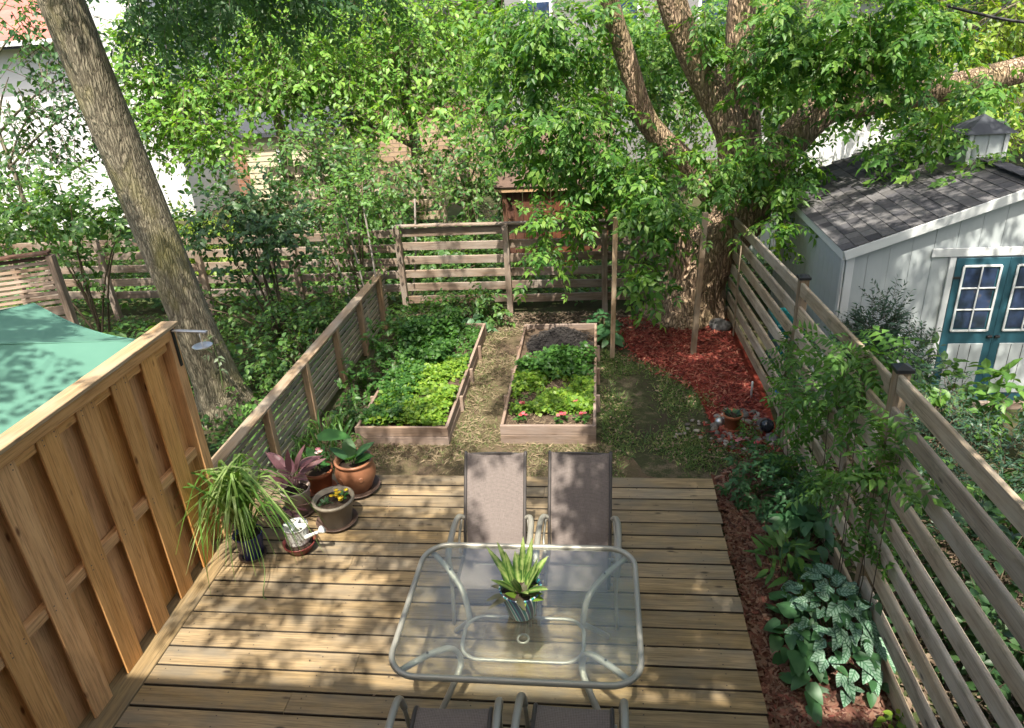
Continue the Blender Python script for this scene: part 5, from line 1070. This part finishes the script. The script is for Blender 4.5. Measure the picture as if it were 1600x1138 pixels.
shrub('light green thin shrub growing beside the back corner post', [(-4.2, 11.3, 1.7, .55, .35, .75, 90), (-3.75, 11.5, 2.0, .4, .3, .5, 46), (-4.4, 11.2, .9, .4, .3, .5, 30)], M_VINE, base=(-4.15, 11.4, GZ), size=(.55, 1.0))
shrub('low dense shrub just behind the cedar fence end', [(-6.2, 8.9, .35, .9, .5, .4, 110), (-7.2, 8.6, .3, .7, .5, .4, 70)], M_SHRUB, base=(-6.5, 8.9, GZ), size=(.9, 1.6))
shrub('low shrub between the grey trunk and slat fence', [(-4.5, 9.1, .15, .4, .5, .35, 80), (-4.35, 10.0, .2, .35, .5, .4, 70), (-4.8, 9.7, .35, .4, .5, .4, 60)], M_SHRUB, base=(-4.5, 9.5, GZ), size=(.55, 1.1))
shrub('low ferny shrub right behind the grey trunk foot', [(-4.6, 8.1, .0, .35, .4, .25, 46), (-4.3, 7.4, -.1, .25, .4, .2, 30)], M_VINE, base=(-4.5, 7.9, GZ), size=(.5, 1.0))
shrub('mid green shrub in front of the left slat fence', [(-6.4, 10.9, .45, .7, .4, .4, 36), (-5.2, 11.0, .35, .6, .4, .4, 34), (-4.5, 10.8, .4, .4, .4, .35, 22)], M_SHRUB, base=(-5.7, 11, GZ))
shrub('bright yellow green shrub glowing behind the grey trunk', [(-8.1, 13.2, .95, .8, .4, .5, 100), (-7.2, 13.2, .8, .5, .4, .4, 40)], M_YEL, base=(-7.8, 13.2, GZ))
for (x, y, tx, ty, tz2) in ((-3.95, 11.2, -4.1, 11.2, 1.7), (-3.85, 11.3, -3.8, 11.3, 1.8), (-4.1, 11.1, -4.5, 11.1, 1.6), (-3.5, 12.2, -3.2, 12.3, 1.7)):
    o = part('bare_stem', mk(*tube_geo(spline([(x, y, GZ), ((x + tx) / 2 + .05, y, .6), (tx, ty, tz2)], 5), .017, 7), plain('grey_stem', (.33, .29, .26), .9))); tag(o, {-3.95: 'thin bare grey stem leaning left just outside the back corner post', -3.85: 'thin straight bare grey stem closest to the back corner post', -4.1: 'thin bare grey stem leaning furthest left of the back corner post', -3.5: 'thin bare grey stem rising behind the back corner post'}[x], 'stem', 'bare stems by the back corner post')

# ------------------------------------------------------------------ BEHIND THE BACK FENCE
fb = thing('far_fence', 'weathered horizontal board fence further back between two yards', 'fence', (-5, 17, GZ))
for a, b in ((-8.0, -5.6), (-5.595, -3.72)): slat_run(fb, a, b, 17, [1.45, 1.15, .85, .55, .25, -.05], GREYWOOD, .012, .2)
for x in (-5.6, -3.72, -3.2): bar('post', (x, 16.93, GZ), (x, 16.93, 1.62), .11, .11, GREYWOOD, fb, (0, -1, 0))
rs = thing('brown_shed', 'dark brown wooden shed with small roof behind the back fence', 'shed', (-.9, 15.2, GZ))
for k in range(11): bar('board', (-1.85 + k * .19, 14.52, GZ), (-1.85 + k * .19, 14.52, 1.28), .184, .024, REDWOOD, rs, (0, -1, 0))
bar('wall', (-1.94, 14.55, .5), (-1.94, 16.4, .5), 1.56, .03, REDWOOD, rs, (-1, 0, 0)); bar('fascia', (-2.1, 14.40, 1.36), (.3, 14.40, 1.36), .13, .03, POSTWOOD, rs, (0, -1, 0))
bar('roof', (-2.1, 15.3, 1.86), (.3, 15.3, 1.86), 2.1, .05, plain('brown_roof', (.10, .065, .05), .9), rs, (0, -.5, 1)); bar('corner_post', (-1.93, 14.49, GZ), (-1.93, 14.49, 1.3), .09, .04, DARKWOOD, rs, (0, -1, 0))
ga = thing('garage', 'small beige sided garage with dark low roof in the background', 'garage', (-9.5, 22.5, GZ))
for k in range(12): bar('siding_board', (-10.9, 22 + k * .001, GZ + .1 + k * .17), (-8.0, 22 + k * .001, GZ + .1 + k * .17), .168, .03, BEIGE, ga, (0, -1, .12))
bar('roof', (-11.1, 22.9, 1.96), (-7.8, 22.9, 1.96), 2.3, .1, CHAR, ga, (0, -.2, 1)); bar('fascia', (-11.1, 21.75, 1.72), (-7.8, 21.75, 1.72), .14, .04, CHAR, ga, (0, -1, 0))
w = part('window', box_me(.36, .04, .5, TRIMP), ga, T(-9.68, 21.97, 1.0)); part('pane', box_me(.24, .02, .36, WGLASS), w, T(-9.68, 21.945, 1.0)); bar('wall', (-10.9, 22.05, .7), (-10.9, 24, .7), 2.0, .03, BEIGE, ga, (-1, 0, 0))
bb = thing('brick_house', 'brown brick house wall showing behind the sunlit leaves', 'house', (-5.4, 24.5, GZ))
part('wall', box_me(3.6, 1.2, 2.3, BRICK), bb, T(-5.5, 24.6, .7)); bar('coping', (-7.35, 24.55, 1.9), (-3.65, 24.55, 1.9), 1.3, .08, DARKWOOD, bb); pass
part('wall', box_me(1.7, .8, 1.9, OBRICK), bb, T(-11.7, 23.2, .1))
wh = thing('white_house', 'white stucco house with red shingle roof at the upper left', 'house', (-15, 20, GZ))
part('wall', box_me(6.2, 4, 5.0, STUCCO), wh, T(-16.4, 21.1, 2.2)); part('wall', box_me(2.1, 5, 8.0, STUCCO), wh, T(-12.8, 22.4, 3.7))
for k in range(14): bar('roof_shingles', (-19.6, 18.6 + k * .16, 4.72 + k * .11), (-13.4, 18.6 + k * .16, 4.72 + k * .11), .22, .03, REDROOF, wh, (0, -.56, .83))
bar('gutter', (-19.6, 18.5, 4.62), (-13.35, 18.5, 4.62), .13, .12, TRIMP, wh); bar('soffit', (-19.6, 18.8, 4.52), (-13.4, 18.8, 4.52), .6, .03, CHAR, wh)
for z in (1.6, 3.0): bar('siding_joint', (-19, 19.09, z), (-13.4, 19.09, z), .03, .02, GREYS, wh, (0, -1, 0))
w = part('window', box_me(.9, .06, 1.3, TRIMP), wh, T(-18.2, 19.08, 2.6)); part('pane', box_me(.74, .03, 1.1, WGLASS), w, T(-18.2, 19.04, 2.6))
gh = thing('grey_house', 'large grey sided house hidden behind the trees', 'house', (2, 27, GZ))
part('wall', box_me(8.5, 5, 7.5, siding('grey_clapboard', (.22, .22, .22), .16)), gh, T(1.2, 28.5, 3.4))
for x in (-2.0, .8, 3.6):
    w = part('window', box_me(1.0, .08, 1.5, TRIMP), gh, T(x, 25.98, 4.2)); part('pane', box_me(.8, .04, 1.3, WGLASS), w, T(x, 25.93, 4.2))
bar('roof', (-3.3, 28, 8.2), (5.6, 28, 8.2), 6, .15, CHAR, gh, (0, -.45, .9)); part('chimney', box_me(.9, .9, 3, OBRICK), gh, T(4.9, 25.3, 4.6))
ph = thing('pale_house', 'pale house with light wall far behind the white shed', 'house', (9, 26, GZ))
part('wall', box_me(6, 4, 5.5, STUCCO), ph, T(9.5, 27, 2.4)); bar('roof', (6.2, 26.6, 5.6), (12.8, 26.6, 5.6), 5, .15, CHAR, ph, (0, -.45, .9))
for x in (7.6, 9.6): w = part('window', box_me(.9, .08, 1.2, TRIMP), ph, T(x, 24.97, 2.6)); part('pane', box_me(.7, .04, 1.0, WGLASS), w, T(x, 24.92, 2.6))

def bgtree(name, label, x, y, hgt, clumps, mat, tm=BROAD, size=(.6, 1.8), r=.16, k=8, L=.6, droop=.4, limbs=5, bk=BARK1):
    t = thing(name, label, 'tree', (x, y, GZ), 'trees behind the yard'); top = (x + rnd.uniform(-.4, .4), y, hgt)
    tube('trunk', [(x, y, GZ), (x + rnd.uniform(-.15, .15), y, hgt * .35), (x + rnd.uniform(-.3, .3), y, hgt * .7), top], [r, r * .8, r * .6, r * .3], bk, t, 12, 5, .05)
    for i in range(limbs):
        c = clumps[i % len(clumps)]; z0 = max(.4, min(hgt * .8, c[2] - .8)); tube('limb', [(x, y, z0), ((x + c[0]) / 2, (y + c[1]) / 2, (z0 + c[2]) / 2 + .2), (c[0], c[1], c[2] + .2)], [r * .5, r * .35, r * .12], bk, t, 8, 4)
    crown(t, clumps, tm, mat, k, L, droop, size, 0, None, .008); return t
bgtree('basswood_tree', 'sunlit light green tree with forked trunk before the beige garage', -7.55, 17.2, 5.5, [(-7.16, 17.00, 4.35, 1.6, 1, 1.1, 170), (-9.21, 17.20, 4.46, 1.4, 1, 1.0, 150), (-10.02, 16.80, 3.58, 1.2, .8, .9, 110), (-8.23, 16.60, 3.50, 1.2, .8, .6, 110), (-6.57, 16.60, 3.55, 1.1, .8, .8, 100), (-10.37, 16.60, 2.49, .9, .7, .6, 70), (-9.17, 16.80, 2.63, .7, .6, .4, 40), (-8.01, 17.50, 4.91, 1.6, 1, 1, 130), (-9.80, 16.20, 4.14, .8, .8, .9, 80), (-9.66, 16.20, 3.07, .7, .6, .6, 60), (-6.54, 16.20, 4.33, 1.2, .6, 1.0, 90), (-7.09, 16.00, 3.36, .8, .5, .4, 46), (-9.11, 15.40, 2.87, .6, .4, .4, 50), (-8.17, 15.20, 2.72, .5, .4, .3, 34), (-9.81, 15.60, 3.41, .5, .4, .5, 44), (-8.62, 15.60, 3.48, .8, .4, .4, 60), (-9.74, 15.80, 4.53, .4, .4, .7, 40), (-8.26, 14.90, 2.32, .5, .4, .3, 40), (-7.83, 15.00, 2.54, .4, .4, .25, 24)], M_BASS)
bgtree('basswood_tree', 'sunlit light green tree in the middle before the brick wall', -4.6, 18.2, 6, [(-5.57, 18.00, 4.23, 1.5, 1, 1.2, 150), (-4.41, 18.00, 3.75, 1.3, 1, 1.2, 130), (-5.64, 17.60, 3.00, 1.2, .8, .7, 90), (-3.65, 18.40, 4.51, 1.2, 1, 1, 90), (-6.22, 17.20, 2.51, .8, .7, .5, 50), (-4.00, 17.80, 2.90, .7, .6, .5, 40), (-3.53, 18.00, 3.42, .7, .6, .6, 50), (-4.72, 16.80, 3.57, 1.0, .6, .8, 80), (-4.35, 17.00, 4.56, 1.2, .8, .9, 90), (-5.50, 16.60, 3.75, .8, .6, .7, 60), (-3.36, 16.00, 2.65, .5, .4, .4, 36), (-5.18, 15.80, 2.44, .5, .4, .35, 34), (-4.45, 16.00, 2.90, .5, .4, .3, 28), (-2.72, 16.50, 2.96, .5, .4, .5, 36)], M_BASS)
bgtree('young_tree', 'mid green young tree behind the left slat fence', -5.4, 14.2, 2.6, [(-5.18, 14.00, 2.15, .8, .6, .6, 100), (-4.23, 13.60, 1.70, .8, .6, .6, 90), (-6.00, 14.20, 2.39, .7, .6, .5, 60), (-4.55, 13.20, 1.31, .7, .5, .4, 50)], M_SHRUB, BROAD, (.8, 1.4), .06)
bgtree('young_tree', 'small ivy green tree near the far fence gap', -2.9, 15.5, 2.6, [(-3.18, 15.40, 1.95, .7, .6, .6, 70), (-2.56, 14.60, 1.29, .6, .5, .5, 60), (-2.31, 15.00, 1.85, .6, .5, .6, 50), (-3.92, 15.50, 1.69, .6, .5, .4, 36)], M_SHRUB, BROAD, (.8, 1.4), .06)
shrub('ivy covered bank behind the back fence left of the brown shed', [(-2.9, 13.4, .35, .8, .5, .45, 90), (-3.9, 14.0, .45, .8, .5, .5, 90), (-2.3, 12.9, .15, .5, .4, .4, 50)], M_SHRUB, base=(-3, 13.5, GZ))
shrub('green shrub behind the back fence right of the brown shed', [(.6, 13.2, .8, .6, .4, .7, 60), (1.0, 13.6, 1.6, .6, .5, .6, 50)], M_DARK, base=(.8, 13.4, GZ))
shrub('shrub in front of the far fence in the middle distance', [(-5.6, 15.6, .7, 1.0, .6, .5, 90), (-4.6, 15.4, .6, .6, .5, .4, 50), (-7.2, 15.6, .9, .9, .6, .6, 80)], M_DARK, base=(-5.8, 15.6, GZ), size=(.9, 1.6))
shrub('shrubs at the left edge before the white house', [(-11.8, 13.5, 1.4, 1.2, .8, .8, 120), (-13.2, 14.5, 2.0, 1.2, .8, 1.0, 120), (-10.4, 13.6, 1.1, .9, .7, .6, 80)], M_SHRUB, base=(-11.8, 13.6, GZ), size=(.9, 1.7))
bgtree('slender_tree', 'thin branched tree in front of the white house wall', -10.9, 12.6, 5.4, [(-9.27, 12.00, 4.61, .7, .5, .5, 22), (-8.90, 12.40, 3.87, .7, .5, .5, 26), (-9.84, 12.40, 3.29, .8, .5, .5, 36), (-9.96, 12.20, 3.84, .6, .5, .6, 30), (-8.85, 12.20, 3.27, .5, .4, .4, 22), (-9.35, 12.00, 4.99, .6, .5, .4, 16), (-8.96, 12.20, 4.29, .7, .5, .5, 34), (-8.62, 12.40, 3.65, .4, .4, .5, 26), (-9.92, 12.30, 2.87, .8, .5, .4, 40), (-8.57, 12.20, 4.75, .6, .5, .4, 20), (-8.72, 12.60, 2.99, .5, .4, .4, 30)], M_ASH, LEAF, (.9, 1.5), .05, 6, .5, .4, 6)
bgtree('yellow_green_tree', 'bright yellow green tree at the upper right beyond the shed', 7.5, 18.5, 6, [(8.20, 18.00, 3.42, 1.6, 1, 1.4, 170), (7.27, 18.50, 3.20, 1.4, 1, 1.4, 140), (8.43, 17.00, 1.96, 1.3, .8, 1.0, 120), (7.69, 17.50, 2.33, 1.2, .8, .9, 90), (8.49, 17.50, 3.90, 1.3, 1, 1.2, 100)], M_YEL)
bgtree('background_tree', 'green tree behind the maple limbs above the shed ridge', 4.8, 19.5, 6, [(6.12, 19.00, 2.83, 1.4, 1, 1.3, 110), (5.17, 19.50, 3.56, 1.4, 1, 1.3, 100), (6.80, 18.60, 2.13, 1.2, .8, .7, 70), (4.17, 19.50, 3.19, 1.0, .8, 1.0, 60)], M_BASS)
bgtree('background_tree', 'tall pale green tree screening the grey house', 1.4, 21.5, 7, [(x_, 21, z_, 1.3, .8, 1.1, 90) for x_, z_ in ((1.04, 4.21), (2.38, 3.22), (3.62, 4.06), (4.85, 2.77), (1.75, 2.14), (3.28, 1.90), (0.05, 3.82), (5.68, 3.78))], M_BASS)
bgtree('background_tree', 'darker green tree behind the left maple limbs', .2, 17.5, 6, [(-0.78, 17.00, 3.60, 1.3, 1, 1.4, 130), (-1.92, 17.00, 3.27, 1.1, .9, 1.0, 90), (0.31, 17.00, 3.02, 1.1, .9, 1.0, 90), (-0.53, 16.50, 1.78, 1.0, .7, .7, 60), (1.43, 17.50, 3.58, 1.0, .8, 1, 60), (1.54, 15.50, 2.84, .5, .4, .4, 40), (0.90, 15.50, 3.92, .6, .4, .5, 46), (2.10, 15.50, 3.85, .5, .4, .6, 46), (3.05, 15.50, 3.79, .5, .4, .6, 40), (3.72, 16.00, 4.08, .5, .4, .5, 36), (3.95, 16.00, 3.03, .4, .4, .4, 26), (0.70, 16.00, 1.55, .7, .5, .5, 30)], M_SHRUB)
for i, (x, y) in enumerate(((-17, 31), (-10, 33), (-4, 34), (3, 35), (9.5, 33), (15, 30), (12, 22), (-20, 24))):
    lab = ['far tree left of the white house', 'far tree above the beige garage', 'far tree above the brick wall', 'far tree behind the grey house', 'far tree behind the pale house', 'far tree at the extreme right', 'nearer tall tree at the right edge', 'tall tree at the far left edge'][i]
    bgtree('far_tree', lab, x, y, 9, [(x + a, y + b, z, 2.4, 1.8, 2.0, 110) for a, b, z in ((0, 0, 6.5), (-1.8, 0, 4.6), (1.9, .2, 4.8), (.2, -.6, 3.0), (.6, 0, 8.6))], rnd.choice([M_BASS, M_SHRUB]), BROAD, (2.2, 3.6), .25, 8, .9, .4, 5)

# ------------------------------------------------------------------ CABLES
o = part('utility_cable', mk(*tube_geo(spline([(5.05, 12.50, 4.20), (5.49, 12.40, 4.06), (6.03, 12.20, 3.92), (7.29, 12.00, 3.76)], 5), .022, 7), CABLE)); tag(o, 'thick black overhead cable at the upper right corner', 'cable')
o = part('utility_cable', mk(*tube_geo(spline([(4.07, 13.00, 2.75), (5.39, 13.00, 3.54), (6.48, 13.00, 4.45)], 5), .010, 6), CABLE)); tag(o, 'thin black wire slanting up through the leaves at upper right', 'cable')
